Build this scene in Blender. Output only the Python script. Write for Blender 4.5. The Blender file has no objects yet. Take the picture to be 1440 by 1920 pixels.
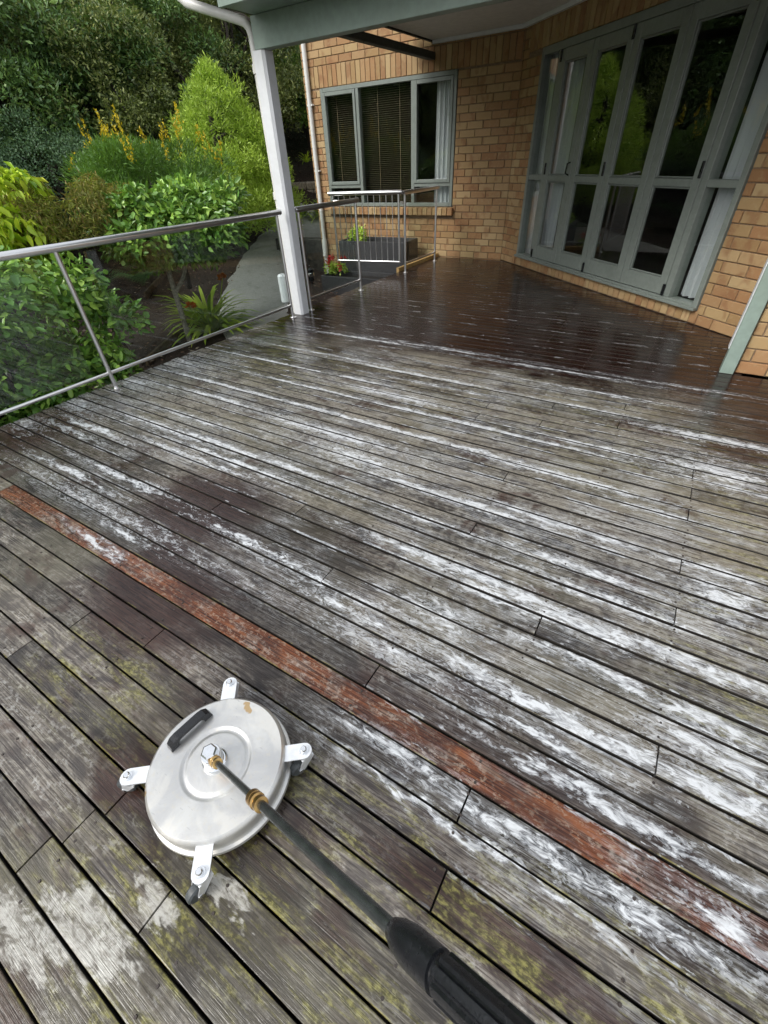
import bpy, math, random
import numpy as np
from mathutils import Vector, Matrix, Quaternion
random.seed(7); RNG = np.random.default_rng(11)
S = bpy.context.scene
COL = S.collection
R = math.radians

# ------------------------------------------------------------------ camera
CAM_POS = Vector((0, 0, 1.35))
F_PX = 815.32
pa, pr, py_ = 0.682383, -0.05304, -0.58919838
def _rot():
    B = Matrix(((1,0,0),(0,0,-1),(0,1,0)))
    Rz = Matrix(((math.cos(py_),-math.sin(py_),0),(math.sin(py_),math.cos(py_),0),(0,0,1)))
    Rx = Matrix(((1,0,0),(0,math.cos(pa),-math.sin(pa)),(0,math.sin(pa),math.cos(pa))))
    Rr = Matrix(((math.cos(pr),-math.sin(pr),0),(math.sin(pr),math.cos(pr),0),(0,0,1)))
    return Rr @ Rx @ B @ Rz
RC = _rot()                                   # rows: right, down, forward
cam = bpy.data.cameras.new('camera'); camo = bpy.data.objects.new('camera', cam); COL.objects.link(camo)
cam.sensor_fit = 'AUTO'; cam.sensor_width = 36; cam.lens = 36*F_PX/1920
cam.clip_start = 0.02; cam.clip_end = 500
m3 = Matrix((RC[0], -Vector(RC[1]), -Vector(RC[2]))).transposed()
camo.matrix_world = Matrix.Translation(CAM_POS) @ m3.to_4x4()
S.camera = camo
def project(p):
    c = RC @ (Vector(p)-CAM_POS)
    if c.z < 0.05: return None
    return 720+F_PX*c.x/c.z, 960+F_PX*c.y/c.z, c.z

# ------------------------------------------------------------------ light
W = bpy.data.worlds.new('World'); S.world = W; W.use_nodes = True
wn = W.node_tree.nodes; wl = W.node_tree.links; wn.clear()
sky = wn.new('ShaderNodeTexSky'); sky.sky_type = 'NISHITA'; sky.sun_disc = False
SUN_EL, SUN_AZ = R(42), R(205)
sky.sun_elevation = SUN_EL; sky.sun_rotation = SUN_AZ
sky.air_density = 1.0; sky.dust_density = 5.0; sky.ozone_density = 1.0; sky.altitude = 50
hs = wn.new('ShaderNodeHueSaturation'); hs.inputs['Saturation'].default_value = 0.32; hs.inputs['Value'].default_value = 1.0
bg = wn.new('ShaderNodeBackground'); bg.inputs['Strength'].default_value = 0.15
out = wn.new('ShaderNodeOutputWorld')
veil = wn.new('ShaderNodeMix'); veil.data_type = 'RGBA'; veil.inputs[0].default_value = 0.6; veil.inputs[7].default_value = (6.0, 6.25, 6.6, 1)   # even cloud layer
wl.new(sky.outputs[0], hs.inputs['Color']); wl.new(hs.outputs[0], veil.inputs[6]); wl.new(veil.outputs[2], bg.inputs['Color']); wl.new(bg.outputs[0], out.inputs[0])
sun = bpy.data.lights.new('sun', 'SUN'); sun.energy = 1.5; sun.angle = R(22); sun.color = (1, 0.97, 0.92)
suno = bpy.data.objects.new('sun', sun); COL.objects.link(suno)
sd = Vector((math.sin(SUN_AZ)*math.cos(SUN_EL), math.cos(SUN_AZ)*math.cos(SUN_EL), math.sin(SUN_EL)))
suno.rotation_euler = (-sd).to_track_quat('-Z', 'Y').to_euler(); suno.location = (0, -5, 12)
S.view_settings.view_transform = 'Standard'; S.view_settings.look = 'None'
S.view_settings.exposure = 0.5; S.view_settings.gamma = 1.0
S.render.engine = 'CYCLES'
S.cycles.use_adaptive_sampling = True; S.cycles.adaptive_threshold = 0.02; S.cycles.adaptive_min_samples = 16
S.cycles.max_bounces = 7; S.cycles.diffuse_bounces = 3; S.cycles.glossy_bounces = 3; S.cycles.transmission_bounces = 3; S.cycles.transparent_max_bounces = 16

# ------------------------------------------------------------------ helpers
class MB:
    def __init__(s): s.v = []; s.f = []
    def add(s, vs, fs):
        o = len(s.v); s.v += [tuple(v) for v in vs]; s.f += [tuple(i+o for i in f) for f in fs]; return s
    def box(s, x0, x1, y0, y1, z0, z1, M=None):
        vs = [Vector((x,y,z)) for z in (z0,z1) for y in (y0,y1) for x in (x0,x1)]
        if M: vs = [M @ v for v in vs]
        return s.add(vs, [(0,2,3,1),(4,5,7,6),(0,1,5,4),(2,6,7,3),(0,4,6,2),(1,3,7,5)])
    def cbox(s, x0, x1, y0, y1, z0, z1, c=0.005, M=None):
        # box with all edges chamfered
        P = []
        for sx in (0,1):
            for sy in (0,1):
                for sz in (0,1):
                    X = (x0,x1)[sx]; Y = (y0,y1)[sy]; Z = (z0,z1)[sz]
                    dx = c*(1-2*sx); dy = c*(1-2*sy); dz = c*(1-2*sz)
                    P += [(X,Y+dy,Z+dz),(X+dx,Y,Z+dz),(X+dx,Y+dy,Z)]
        def i(sx,sy,sz,k): return (sx*4+sy*2+sz)*3+k
        fs = []
        for k in (0,1):
            q = [i(k,0,0,0),i(k,1,0,0),i(k,1,1,0),i(k,0,1,0)]; fs.append(q[::-1] if k==0 else q)
            q = [i(0,k,0,1),i(1,k,0,1),i(1,k,1,1),i(0,k,1,1)]; fs.append(q if k==0 else q[::-1])
            q = [i(0,0,k,2),i(1,0,k,2),i(1,1,k,2),i(0,1,k,2)]; fs.append(q[::-1] if k==0 else q)
        for a in (0,1):
            for b in (0,1):
                par = (a+b)%2
                q = [i(0,a,b,1),i(1,a,b,1),i(1,a,b,2),i(0,a,b,2)]; fs.append(q)
                q = [i(a,0,b,0),i(a,1,b,0),i(a,1,b,2),i(a,0,b,2)]; fs.append(q)
                q = [i(a,b,0,0),i(a,b,1,0),i(a,b,1,1),i(a,b,0,1)]; fs.append(q)
        for a in (0,1):
            for b in (0,1):
                for d in (0,1): fs.append([i(a,b,d,0),i(a,b,d,1),i(a,b,d,2)])
        # fix winding: orient outward from centre
        ctr = Vector(((x0+x1)/2,(y0+y1)/2,(z0+z1)/2)); V = [Vector(p) for p in P]
        ff = []
        for f in fs:
            n = (V[f[1]]-V[f[0]]).cross(V[f[2]]-V[f[0]]); m = sum((V[k] for k in f), Vector())/len(f)
            ff.append(tuple(f) if n.dot(m-ctr) > 0 else tuple(reversed(f)))
        if M: V = [M @ v for v in V]
        return s.add(V, ff)
    def tube(s, path, r, n=10, cap=True):
        path = [Vector(p) for p in path]; k = len(path)
        rr = r if isinstance(r, (list, tuple)) else [r]*k
        rings = []; up = None
        for i, p in enumerate(path):
            t = (path[min(i+1,k-1)]-path[max(i-1,0)]).normalized()
            if up is None:
                a = Vector((0,0,1)) if abs(t.z) < 0.9 else Vector((1,0,0)); up = (a - t*a.dot(t)).normalized()
            else:
                up = (up - t*up.dot(t)).normalized()
            sd_ = t.cross(up)
            rings.append([p + (up*math.cos(2*math.pi*j/n)+sd_*math.sin(2*math.pi*j/n))*rr[i] for j in range(n)])
        vs = [v for rg in rings for v in rg]; fs = []
        for i in range(k-1):
            for j in range(n):
                a = i*n+j; b = i*n+(j+1)%n; fs.append((a, b, b+n, a+n))
        if cap: fs += [tuple(reversed(range(n))), tuple(range((k-1)*n, k*n))]
        return s.add(vs, fs)
    def lathe(s, prof, n=32, M=None, cap=True):
        vs = []; fs = []; k = len(prof)
        for r_, z in prof:
            for j in range(n):
                a = 2*math.pi*j/n; vs.append(Vector((r_*math.cos(a), r_*math.sin(a), z)))
        for i in range(k-1):
            for j in range(n):
                a = i*n+j; b = i*n+(j+1)%n; fs.append((a, b, b+n, a+n))
        if cap: fs += [tuple(reversed(range(n))), tuple(range((k-1)*n, k*n))]
        if M: vs = [M @ v for v in vs]
        return s.add(vs, fs)
    def prism(s, poly, z0, z1, M=None):
        n = len(poly); vs = [Vector((x,y,z0)) for x,y in poly]+[Vector((x,y,z1)) for x,y in poly]
        if M: vs = [M @ v for v in vs]
        return s.add(vs, [tuple(reversed(range(n))), tuple(range(n,2*n))]+[(i,(i+1)%n,(i+1)%n+n,i+n) for i in range(n)])
    def mesh(s, name, mat, smooth=False):
        me = bpy.data.meshes.new(name); me.from_pydata(s.v, [], s.f); me.update()
        if mat: me.materials.append(mat)
        if smooth:
            me.polygons.foreach_set('use_smooth', [True]*len(me.polygons))
            if hasattr(me, 'set_sharp_from_angle'): me.set_sharp_from_angle(angle=R(40))
        return me
    def build(s, name, mat, parent=None, smooth=False):
        return link(name, s.mesh(name, mat, smooth), parent)
def link(name, me, parent=None):
    o = bpy.data.objects.new(name, me); COL.objects.link(o)
    if parent: o.parent = parent
    return o
def tag(o, label=None, cat=None, group=None, kind=None):
    if label: o['label'] = label
    if cat: o['category'] = cat
    if group: o['group'] = group
    if kind: o['kind'] = kind
    return o
def empty(name, loc=(0,0,0), rz=0, parent=None):
    o = bpy.data.objects.new(name, None); COL.objects.link(o); o.location = loc; o.rotation_euler = (0,0,rz)
    o.empty_display_size = 0.1
    if parent: o.parent = parent
    return o

# ------------------------------------------------------------------ node helpers
class NT:
    def __init__(s, name):
        s.m = bpy.data.materials.new(name); s.m.use_nodes = True; s.t = s.m.node_tree
        s.t.nodes.clear(); s.out = s.t.nodes.new('ShaderNodeOutputMaterial')
    def n(s, typ, props=None, **inp):
        nd = s.t.nodes.new('ShaderNode'+typ)
        for k, v in (props or {}).items(): setattr(nd, k, v)
        for k, v in inp.items():
            key = int(k[1:]) if k[0] == '_' else k.replace('_', ' ')
            s.set(nd.inputs[key], v)
        return nd
    def set(s, sock, v):
        if isinstance(v, bpy.types.NodeSocket): s.t.links.new(v, sock)
        elif isinstance(v, bpy.types.Node): s.t.links.new(v.outputs[0], sock)
        else:
            if isinstance(v, (tuple, list)) and len(v) == 3 and sock.type == 'RGBA': v = (*v, 1)
            sock.default_value = v
    def math(s, op, a, b=0.0, c=0.0, clamp=False):
        return s.n('Math', {'operation': op, 'use_clamp': clamp}, _0=a, _1=b, _2=c).outputs[0]
    def vm(s, op, a, b=(0,0,0), c=(0,0,0)):
        nd = s.n('VectorMath', {'operation': op}, _0=a, _1=b)
        if op == 'MULTIPLY_ADD': s.set(nd.inputs[2], c)
        return nd.outputs['Value'] if op in ('LENGTH','DOT_PRODUCT') else nd.outputs[0]
    def mix(s, f, a, b, blend='MIX'):
        nd = s.n('Mix', {'data_type': 'RGBA', 'blend_type': blend})
        s.set(nd.inputs[0], f); s.set(nd.inputs[6], a); s.set(nd.inputs[7], b); return nd.outputs[2]
    def fmix(s, f, a, b):
        nd = s.n('Mix', {'data_type': 'FLOAT'}); s.set(nd.inputs[0], f); s.set(nd.inputs[2], a); s.set(nd.inputs[3], b); return nd.outputs[0]
    def noise(s, vec, scale, detail=3, rough=0.55, dist=0.0):
        return s.n('TexNoise', {'noise_dimensions': '3D'}, Vector=vec, Scale=scale, Detail=detail, Roughness=rough, Distortion=dist).outputs['Fac']
    def sstep(s, x, a, b):
        return s.n('MapRange', {'interpolation_type': 'SMOOTHSTEP'}, _0=x, _1=a, _2=b, _3=0.0, _4=1.0).outputs[0]
    def ramp(s, fac, stops, interp='LINEAR'):
        nd = s.n('ValToRGB', _0=fac); cr = nd.color_ramp; cr.interpolation = interp
        while len(cr.elements) < len(stops): cr.elements.new(0.5)
        for e, (p, c) in zip(cr.elements, stops): e.position = p; e.color = (*c, 1)
        return nd.outputs[0]
    def bump(s, h, strength=0.3, dist=0.01):
        return s.n('Bump', Height=h, Strength=strength, Distance=dist).outputs[0]
    def done(s, shader):
        s.t.links.new(shader if isinstance(shader, bpy.types.NodeSocket) else shader.outputs[0], s.out.inputs[0]); return s.m
    def pbsdf(s, **k): return s.n('BsdfPrincipled', **k)

def plain(name, col, rough=0.5, metal=0.0, nscale=30, var=0.15, bump=0.1, dirt=None):
    t = NT(name); P = t.n('NewGeometry').outputs['Position']
    a = t.noise(P, nscale, 5); b = t.noise(P, nscale*0.12, 4)
    c1 = tuple(x*(1-var) for x in col); c2 = tuple(min(1, x*(1+var)) for x in col)
    c = t.mix(t.sstep(a, .3, .7), c1, c2)
    if dirt: c = t.mix(t.math('MULTIPLY', t.sstep(b, .5, .72), 0.6), c, dirt)
    r_ = t.fmix(b, rough*0.75, min(1, rough*1.25))
    return t.done(t.pbsdf(Base_Color=c, Roughness=r_, Metallic=metal, Normal=t.bump(a, bump, 0.004)))

# ---- deck timber
YROW0, PITCH = 0.4782, 0.09555
FOAM = []   # (cx, cy, half length, half width, strength)
def streak(pts, w, st=1.0):
    for (xa, ya), (xb, yb) in zip(pts[:-1], pts[1:]):
        FOAM.append(((xa+xb)/2, (ya+yb)/2, abs(xb-xa)/2*1.25+0.03, max(w, abs(yb-ya)*0.45), st))
for pts, w, st in [
 ([(-2.89,3.52),(-2.2,3.6)],.035,.9), ([(-2.1,3.64),(-1.3,3.56)],.03,.8), ([(-1.1,3.5),(-.3,3.55)],.035,.9), ([(-.1,3.58),(.36,3.62)],.03,.8), ([(-3.0,3.04),(-2.02,3.0),(-1.16,3.0)],.035,1),
 ([(-3.69,2.66),(-2.16,2.71),(-1.83,2.71)],.03,1), ([(-1.83,2.62),(-1.3,2.46)],.05,1), ([(-1.54,2.38),(-0.38,2.43),(0.09,2.52)],.04,1),
 ([(-3.54,2.13),(-2.2,2.13)],.035,1), ([(-2.2,2.13),(-0.67,2.14)],.035,1), ([(-0.67,2.12),(0.03,2.05)],.05,1),
 ([(-2.97,1.92),(-2.49,1.97)],.035,.9), ([(-2.04,1.97),(-1.32,1.78)],.05,.8), ([(-3.48,1.86),(-3.22,1.87)],.03,1),
 ([(0.06,2.02),(0.34,1.97)],.04,1), ([(-1.07,1.61),(-0.38,1.67),(0.07,1.68)],.05,1), ([(-0.22,1.49),(0.13,1.46)],.045,.9),
 ([(-0.68,1.22),(-0.07,1.2)],.055,1), ([(0.34,1.73),(0.56,1.64)],.05,1), ([(0.41,1.62),(0.51,1.57)],.04,1),
 ([(0.34,2.58),(0.5,2.47)],.05,1), ([(0.38,2.4),(0.75,2.34)],.04,1), ([(0.21,2.98),(0.58,2.8)],.05,1), ([(-0.52,2.96),(-0.11,2.95)],.03,.9),
 ([(-0.48,1.04),(-0.32,0.9)],.05,.7), ([(-0.37,1.14),(-0.05,1.16),(0.18,1.2),(0.56,1.21)],.05,1), ([(-0.35,0.83),(-0.12,0.79),(0.34,0.79)],.045,1),
 ([(-0.03,1.03),(0.35,1.02),(0.55,1.0)],.04,.9), ([(0.34,0.85),(0.62,0.77)],.05,1), ([(-0.06,0.72),(0.2,0.7)],.025,1), ([(0.07,0.63),(0.51,0.605)],.025,1),
 ([(-0.38,0.45),(-0.22,0.45)],.04,.8), ([(-0.07,0.41),(0.22,0.46),(0.51,0.43)],.035,.75), ([(-0.33,0.37),(0.2,0.365)],.018,1),
 ([(0.47,0.53),(0.62,0.51)],.045,1), ([(-2.97,0.8),(-2.44,0.81)],.025,1), ([(-2.64,0.91),(-2.09,0.95)],.035,.9), ([(-3.4,1.2),(-2.89,1.18)],.04,.9),
 ([(-2.58,1.27),(-2.22,1.27)],.03,1), ([(-3.15,1.39),(-2.39,1.41)],.05,.8), ([(-3.44,1.11),(-3.05,1.08)],.03,.8), ([(-1.99,0.62),(-1.86,0.64)],.03,.9),
 ([(-2.12,0.55),(-1.87,0.52)],.03,1), ([(-2.41,1.45),(-1.8,1.47)],.04,.8), ([(-2.31,1.34),(-1.59,1.35)],.035,.9), ([(-2.22,1.27),(-1.87,1.27)],.025,.8),
 ([(-1.4,1.76),(-1.08,1.66)],.05,.9), ([(-1.76,1.48),(-1.42,1.47)],.035,.8), ([(-1.49,0.88),(-1.13,0.89)],.025,.9), ([(-1.22,0.87),(-0.6,0.87)],.035,.65),
 ([(-0.82,0.81),(-0.55,0.78)],.04,.55),
 ([(-3.78,1.0),(-3.6,1.0)],.12,.5), ([(-3.76,1.35),(-3.5,1.35)],.16,.55), ([(-3.76,1.8),(-3.5,1.85)],.16,.6), ([(-3.74,2.3),(-3.5,2.3)],.2,.4),
 ([(-2.5,0.68),(-1.9,0.72)],.05,.4), ([(-0.6,0.74),(-0.4,0.72)],.05,.5),
 ([(-.42,1.0),(-.33,.9)],.12,.6), ([(.42,1.62),(.55,1.5)],.16,.6), ([(.4,.95),(.6,.9)],.14,.7), ([(-1.5,1.75),(-1.2,1.7)],.14,.55), ([(.3,2.6),(.55,2.45)],.2,.6), ([(-.1,1.32),(.3,1.34)],.05,.8), ([(-.9,1.4),(-.4,1.42)],.035,.8), ([(-2.9,1.58),(-2.3,1.6)],.04,.8), ([(-1.6,2.82),(-.9,2.84)],.03,.9), ([(-2.6,2.42),(-1.9,2.4)],.03,.9), ([(-.8,3.22),(.1,3.25)],.03,.9)]:
    streak(pts, w, st)

def wood(name, ya, yb, red=False):
    t = NT(name)
    P = t.n('NewGeometry').outputs['Position']; oi = t.n('ObjectInfo').outputs['Random']
    sep = t.n('SeparateXYZ', _0=P); X, Y = sep.outputs[0], sep.outputs[1]
    off = t.n('CombineXYZ', _0=t.math('MULTIPLY', oi, 37.0), _1=t.math('MULTIPLY', oi, 11.0), _2=t.math('MULTIPLY', oi, 53.0))
    Pb = t.vm('ADD', P, off.outputs[0])
    # grain streaks along the board
    g1 = t.noise(t.vm('MULTIPLY', Pb, (6, 210, 60)), 1.0, 3, .65, .6)
    g2 = t.noise(t.vm('MULTIPLY', Pb, (2.2, 46, 20)), 1.0, 3, .6, .8)
    blot = t.noise(t.vm('MULTIPLY', P, (3.4, 5.5, 1)), 1.0, 4, .62, .5)
    blot2 = t.noise(t.vm('MULTIPLY_ADD', P, (1.1, 1.6, 1), (7, 3, 0)), 1.0, 3, .6, .3)
    blot3 = t.noise(t.vm('MULTIPLY', Pb, (7, 15, 3)), 1.0, 4, .68, .8)
    fine = t.noise(t.vm('MULTIPLY', P, (42, 70, 30)), 1.0, 4, .72)
    nw = t.n('TexNoise', Vector=t.vm('MULTIPLY', P, (7, 16, 1)), Scale=1.0, Detail=3, Roughness=.65).outputs['Color']
    Pw = t.vm('ADD', P, t.vm('MULTIPLY', t.vm('SUBTRACT', nw, (.5,.5,.5)), (.42, .13, 0)))
    nw2 = t.n('TexNoise', Vector=t.vm('MULTIPLY', P, (2.2, 3.2, 1)), Scale=1.0, Detail=2, Roughness=.6).outputs['Color']
    Pr = t.vm('ADD', P, t.vm('MULTIPLY', t.vm('SUBTRACT', nw2, (.5,.5,.5)), (.9, .8, 0)))
    sr = t.n('SeparateXYZ', _0=Pr)
    def ell(cx, cy, a, b, soft=0.6, warp=None):
        pad = .05 if warp is None else (.09 if warp is Pw else .42)
        if cy+b*(1+soft)+pad < ya or cy-b*(1+soft)-pad > yb: return None
        v = t.vm('MULTIPLY_ADD', warp or P, (1/a, 1/b, 0), (-cx/a, -cy/b, 0))
        return t.sstep(t.vm('LENGTH', v), 1.0+soft, 1.0-soft*0.7)
    def mul(a, k): return None if a is None else t.math('MULTIPLY', a, k)
    def mx(*a):
        a = [q for q in a if q is not None]
        if not a:
            v = t.n('Value').outputs[0]; v.default_value = 0.0; return v
        r_ = a[0]
        for b in a[1:]: r_ = t.math('MAXIMUM', r_, b)
        return r_
    # boards already scrubbed towards the house: bare, soaked, some veranda shade in the dark colour
    clean_shaded = t.sstep(t.math('ADD', sr.outputs[1], t.math('MULTIPLY', t.math('SUBTRACT', blot3, .5), .9)), 3.15, 3.65)
    clean_shaded = mx(clean_shaded, mul(ell(.75, 3.3, .55, .35, .5, Pr), .9))
    wet = mx(ell(-1.02, 1.0, .32, .26, .5, Pr), ell(-.82, .42, .5, .13, .5, Pr), ell(-1.0, .62, .5, .2, .5, Pr), ell(.15, .66, .6, .10, .5, Pr),
             ell(-.45, .33, .6, .14, .5, Pr), ell(-.1, .48, .7, .12, .5, Pr), ell(-1.6, .85, .5, .45, .5, Pr), ell(-.68, .15, .32, .32, .4, Pr), ell(-3.0, 3.1, .9, .6, .6, Pr), ell(-2.7, .9, .6, .35, .6, Pr), ell(.7, 2.9, .5, .5, .5, Pr))
    wet = t.math('MULTIPLY', wet, t.sstep(t.math('ADD', blot2, t.math('MULTIPLY', g2, .5)), .4, .66), clamp=True)
    wet = mx(wet, clean_shaded)
    stain = mx(ell(-1.78, .95, .32, .28, .6, Pw), ell(-1.45, .5, .26, .18, .6, Pw), ell(-1.72, 1.12, .2, .07, .6, Pw), ell(-1.4, .38, .28, .14, .7, Pw), ell(-.93, .0, .12, .07, .6, Pw), ell(-1.65, .55, .14, .22, .7, Pw),
               mul(ell(-.1, .6, .35, .05, .6, Pw), .6), mul(ell(.05, .24, .3, .05, .5, Pw), .9), ell(.12, 2.86, .28, .05, .5, Pw), ell(.55, 2.8, .2, .1, .5, Pw), ell(-3.5, 1.0, .3, .4, .8, Pw), t.math('MULTIPLY', t.sstep(blot, (.50 if yb < .9 else .56), .68), .8))
    # weathered timber
    grey = t.mix(t.sstep(g1, .34, .66), (.032, .026, .0215), (.128, .113, .094))
    grey = t.mix(t.sstep(g2, .4, .68), grey, t.mix(t.sstep(g1, .4, .62), (.060, .051, .042), (.19, .172, .144)))
    grey = t.mix(t.math('MULTIPLY', t.sstep(blot3, .54, .36), .7), grey, (.028, .024, .024))
    grey = t.mix(t.math('MULTIPLY', t.math('MULTIPLY', t.sstep(fine, .48, .6), t.sstep(blot3, .44, .6)), .7), grey, (.25, .242, .225))
    grey = t.mix(t.math('MULTIPLY', t.sstep(blot2, .45, .62), .55), grey, t.mix(g1, (.06, .055, .036), (.15, .14, .105)))
    k0 = t.fmix(oi, .78, 1.72)
    grey = t.mix(1.0, grey, t.n('CombineColor', _0=k0, _1=t.math('MULTIPLY', k0, t.fmix(blot2, 1.04, .96)), _2=t.math('MULTIPLY', k0, t.fmix(blot2, 1.1, .9))).outputs[0], 'MULTIPLY')
    mid = t.math('MULTIPLY', t.math('MULTIPLY', t.sstep(sr.outputs[1], .75, 1.35), t.math('SUBTRACT', 1.0, wet)), t.sstep(t.math('ADD', g1, t.math('MULTIPLY', fine, .3)), .45, .75))
    mid = t.math('MULTIPLY', mid, t.math('MULTIPLY', t.sstep(t.math('ADD', blot3, t.math('MULTIPLY', t.math('SUBTRACT', oi, .5), .22)), .36, .58), t.sstep(blot, .66, .44)))
    grey = t.mix(t.math('MULTIPLY', mid, .66), grey, t.mix(blot2, (.25, .238, .212), (.29, .262, .205)))
    brown = t.mix(t.sstep(g1, .3, .7), (.020, .0105, .009), (.062, .028, .020))
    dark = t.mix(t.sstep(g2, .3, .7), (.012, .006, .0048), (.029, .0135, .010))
    if red:
        rc = t.mix(t.sstep(g1, .32, .66), (.026, .010, .007), (.15, .048, .019))
        rc = t.mix(t.sstep(g2, .42, .66), rc, t.mix(t.sstep(g1, .35, .6), (.05, .018, .010), (.21, .075, .030)))
        rc = t.mix(t.math('MULTIPLY', t.sstep(fine, .52, .62), .55), rc, (.30, .22, .16))
        c = t.mix(t.math('MULTIPLY', t.sstep(blot3, .5, .62), .45), rc, grey)
        c = t.mix(t.math('MULTIPLY', t.sstep(blot, .48, .6), .7), c, brown)
    else:
        c = t.mix(t.math('MULTIPLY', stain, .9), grey, brown)
        c = t.mix(t.math('MULTIPLY', wet, .75), c, t.mix(1.0, c, (.42, .40, .42), 'MULTIPLY'))
        c = t.mix(clean_shaded, c, dark)
    # moss and algae, thickest along the grain and the long edges
    fr = t.math('FRACT', t.math('DIVIDE', t.math('SUBTRACT', Y, YROW0), PITCH))
    yl = t.math('SUBTRACT', fr, .5); ay = t.math('ABSOLUTE', yl)
    moss_reg = mx(ell(-.25, .03, .6, .14, .6), ell(.05, .25, .6, .12, .6), ell(-1.3, .12, .3, .14, .6), ell(-.45, -.2, .5, .16, .6), ell(.4, .25, .5, .15, .6), mul(ell(.65, 1.25, .3, .45, .6), .8), mul(ell(.7, 2.2, .3, .7, .6), .7), mul(ell(-2.7, 2.8, .8, .5, .8), .6), mul(ell(-.2, 2.9, 1.3, .7, .8), .5))
    moss_n = t.noise(t.vm('MULTIPLY', Pb, (6, 40, 8)), 1.0, 4, .75, .6)
    moss = t.math('MULTIPLY', t.sstep(t.math('ADD', moss_n, t.math('ADD', t.math('MULTIPLY', blot3, .5), t.math('MULTIPLY', ay, .16))), .74, .98), moss_reg, clamp=True)
    mossc = t.mix(t.sstep(fine, .4, .62), (.060, .055, .020), (.235, .22, .062))
    c = t.mix(t.math('MULTIPLY', moss, t.math('SUBTRACT', .85, t.math('MULTIPLY', clean_shaded, .85))), c, mossc)
    edge = t.sstep(ay, .42, .47)
    c = t.mix(t.math('MULTIPLY', t.math('MULTIPLY', edge, t.sstep(blot3, .52, .6)), t.math('SUBTRACT', .7, t.math('MULTIPLY', clean_shaded, .7))), c, (.20, .175, .045))
    # circular scrub marks
    dry = t.math('SUBTRACT', 1.0, wet)
    ph = t.math('MULTIPLY', t.math('ADD', X, t.math('MULTIPLY', t.math('MULTIPLY', yl, yl), t.fmix(oi, -.2, .2))), 112.0)
    arcs = t.sstep(t.math('SINE', t.math('ADD', ph, t.math('MULTIPLY', oi, 9.0))), .1, .9)
    arcs = t.math('MULTIPLY', t.math('MULTIPLY', arcs, t.sstep(t.math('ADD', g2, t.math('MULTIPLY', blot, .5)), .62, .84)), t.math('MULTIPLY', dry, t.sstep(Y, .6, 1.2)), clamp=True)
    c = t.mix(t.math('MULTIPLY', arcs, .3), c, (.24, .228, .2))
    # soap foam
    lace = t.noise(t.vm('MULTIPLY', P, (15, 40, 1)), 1.0, 5, .74, 1.4)
    ln_ = t.math('SUBTRACT', lace, .5)
    Pv = t.vm('ADD', P, t.vm('MULTIPLY', t.vm('SUBTRACT', nw, (.5,.5,.5)), (.35, .075, 0)))
    acc = None
    for cx, cy, a, b, st in FOAM:
        far = cy > 1.3
        b *= .42 if far else .52
        if far: cy = .45*cy+.55*(YROW0+round((cy-YROW0)/PITCH)*PITCH+.014)
        if cy+b*2.4+.1 < ya or cy-b*2.4-.1 > yb: continue
        v = t.vm('MULTIPLY_ADD', Pv if far else Pw, (1/a, 1/b, 0), (-cx/a, -cy/b, 0))
        f = t.math('MULTIPLY', t.math('SUBTRACT', 1.55 if far else 1.35, t.vm('LENGTH', v)), st)
        acc = f if acc is None else t.math('MAXIMUM', acc, f)
    if acc is None: acc = t.math('ADD', -3.0, 0.0)
    acc = t.math('MAXIMUM', acc, -3.0)
    gr = t.math('MULTIPLY', t.math('SUBTRACT', g1, .5), 1.3)
    core = t.sstep(t.math('ADD', acc, t.math('ADD', t.math('MULTIPLY', ln_, 2.3), gr)), .08, .85)
    # broken suds and bubbles trailing round the streaks
    vor = t.n('TexVoronoi', {'feature': 'F1'}, Vector=t.vm('MULTIPLY', P, (1, 1.25, 1)), Scale=95.0).outputs['Distance']
    suds = t.sstep(t.math('ADD', t.math('ADD', acc, .75), t.math('ADD', t.math('MULTIPLY', ln_, 4.6), t.math('MULTIPLY', t.math('SUBTRACT', .45, vor), 1.2))), .62, .9)
    film = t.math('MULTIPLY', t.math('MULTIPLY', t.sstep(t.math('ADD', acc, t.math('MULTIPLY', ln_, 2.0)), -1.6, .4), t.sstep(t.math('ADD', g1, t.math('MULTIPLY', ln_, .45)), .38, .64)), .5)
    sg = t.noise(t.vm('MULTIPLY', P, (2.4, 10.6, 1)), 1.0, 4, .7, .4)
    thr = t.fmix(clean_shaded, .55, .58)
    stray = t.math('MULTIPLY', t.sstep(t.math('SUBTRACT', t.math('ADD', sg, t.math('MULTIPLY', ln_, .22)), thr), .0, .035), t.sstep(t.math('ADD', ay, t.math('MULTIPLY', ln_, .25)), .30, .42))
    reg = mx(t.math('MULTIPLY', t.sstep(Y, .55, 1.1), t.fmix(clean_shaded, .85, .7)), mul(ell(.3, .8, .7, .5, .6), .9))
    stray = t.math('MULTIPLY', stray, reg)
    hz = t.math('MULTIPLY', t.sstep(t.noise(t.vm('MULTIPLY', P, (1.6, 4.2, 1)), 1.0, 3, .65), .46, .62), t.sstep(t.math('ADD', g1, t.math('MULTIPLY', fine, .45)), .62, .80))
    hz = t.math('MULTIPLY', hz, t.math('MULTIPLY', reg, t.fmix(clean_shaded, .6, .06)))
    nost = t.math('SUBTRACT', 1.0, t.math('MULTIPLY', stain, .8))
    foam = mx(core, t.math('MULTIPLY', suds, .5), t.math('MULTIPLY', stray, .95), t.math('MULTIPLY', film, nost), t.math('MULTIPLY', hz, nost))
    foam = t.math('MULTIPLY', foam, 1.0, clamp=True)
    fcol = t.mix(t.sstep(t.math('ADD', lace, t.math('MULTIPLY', core, .12)), .42, .68), (.34, .37, .405), (.66, .685, .71))
    c = t.mix(t.math('MULTIPLY', foam, t.fmix(t.sstep(lace, .38, .62), .5, .9)), c, fcol)
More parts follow.
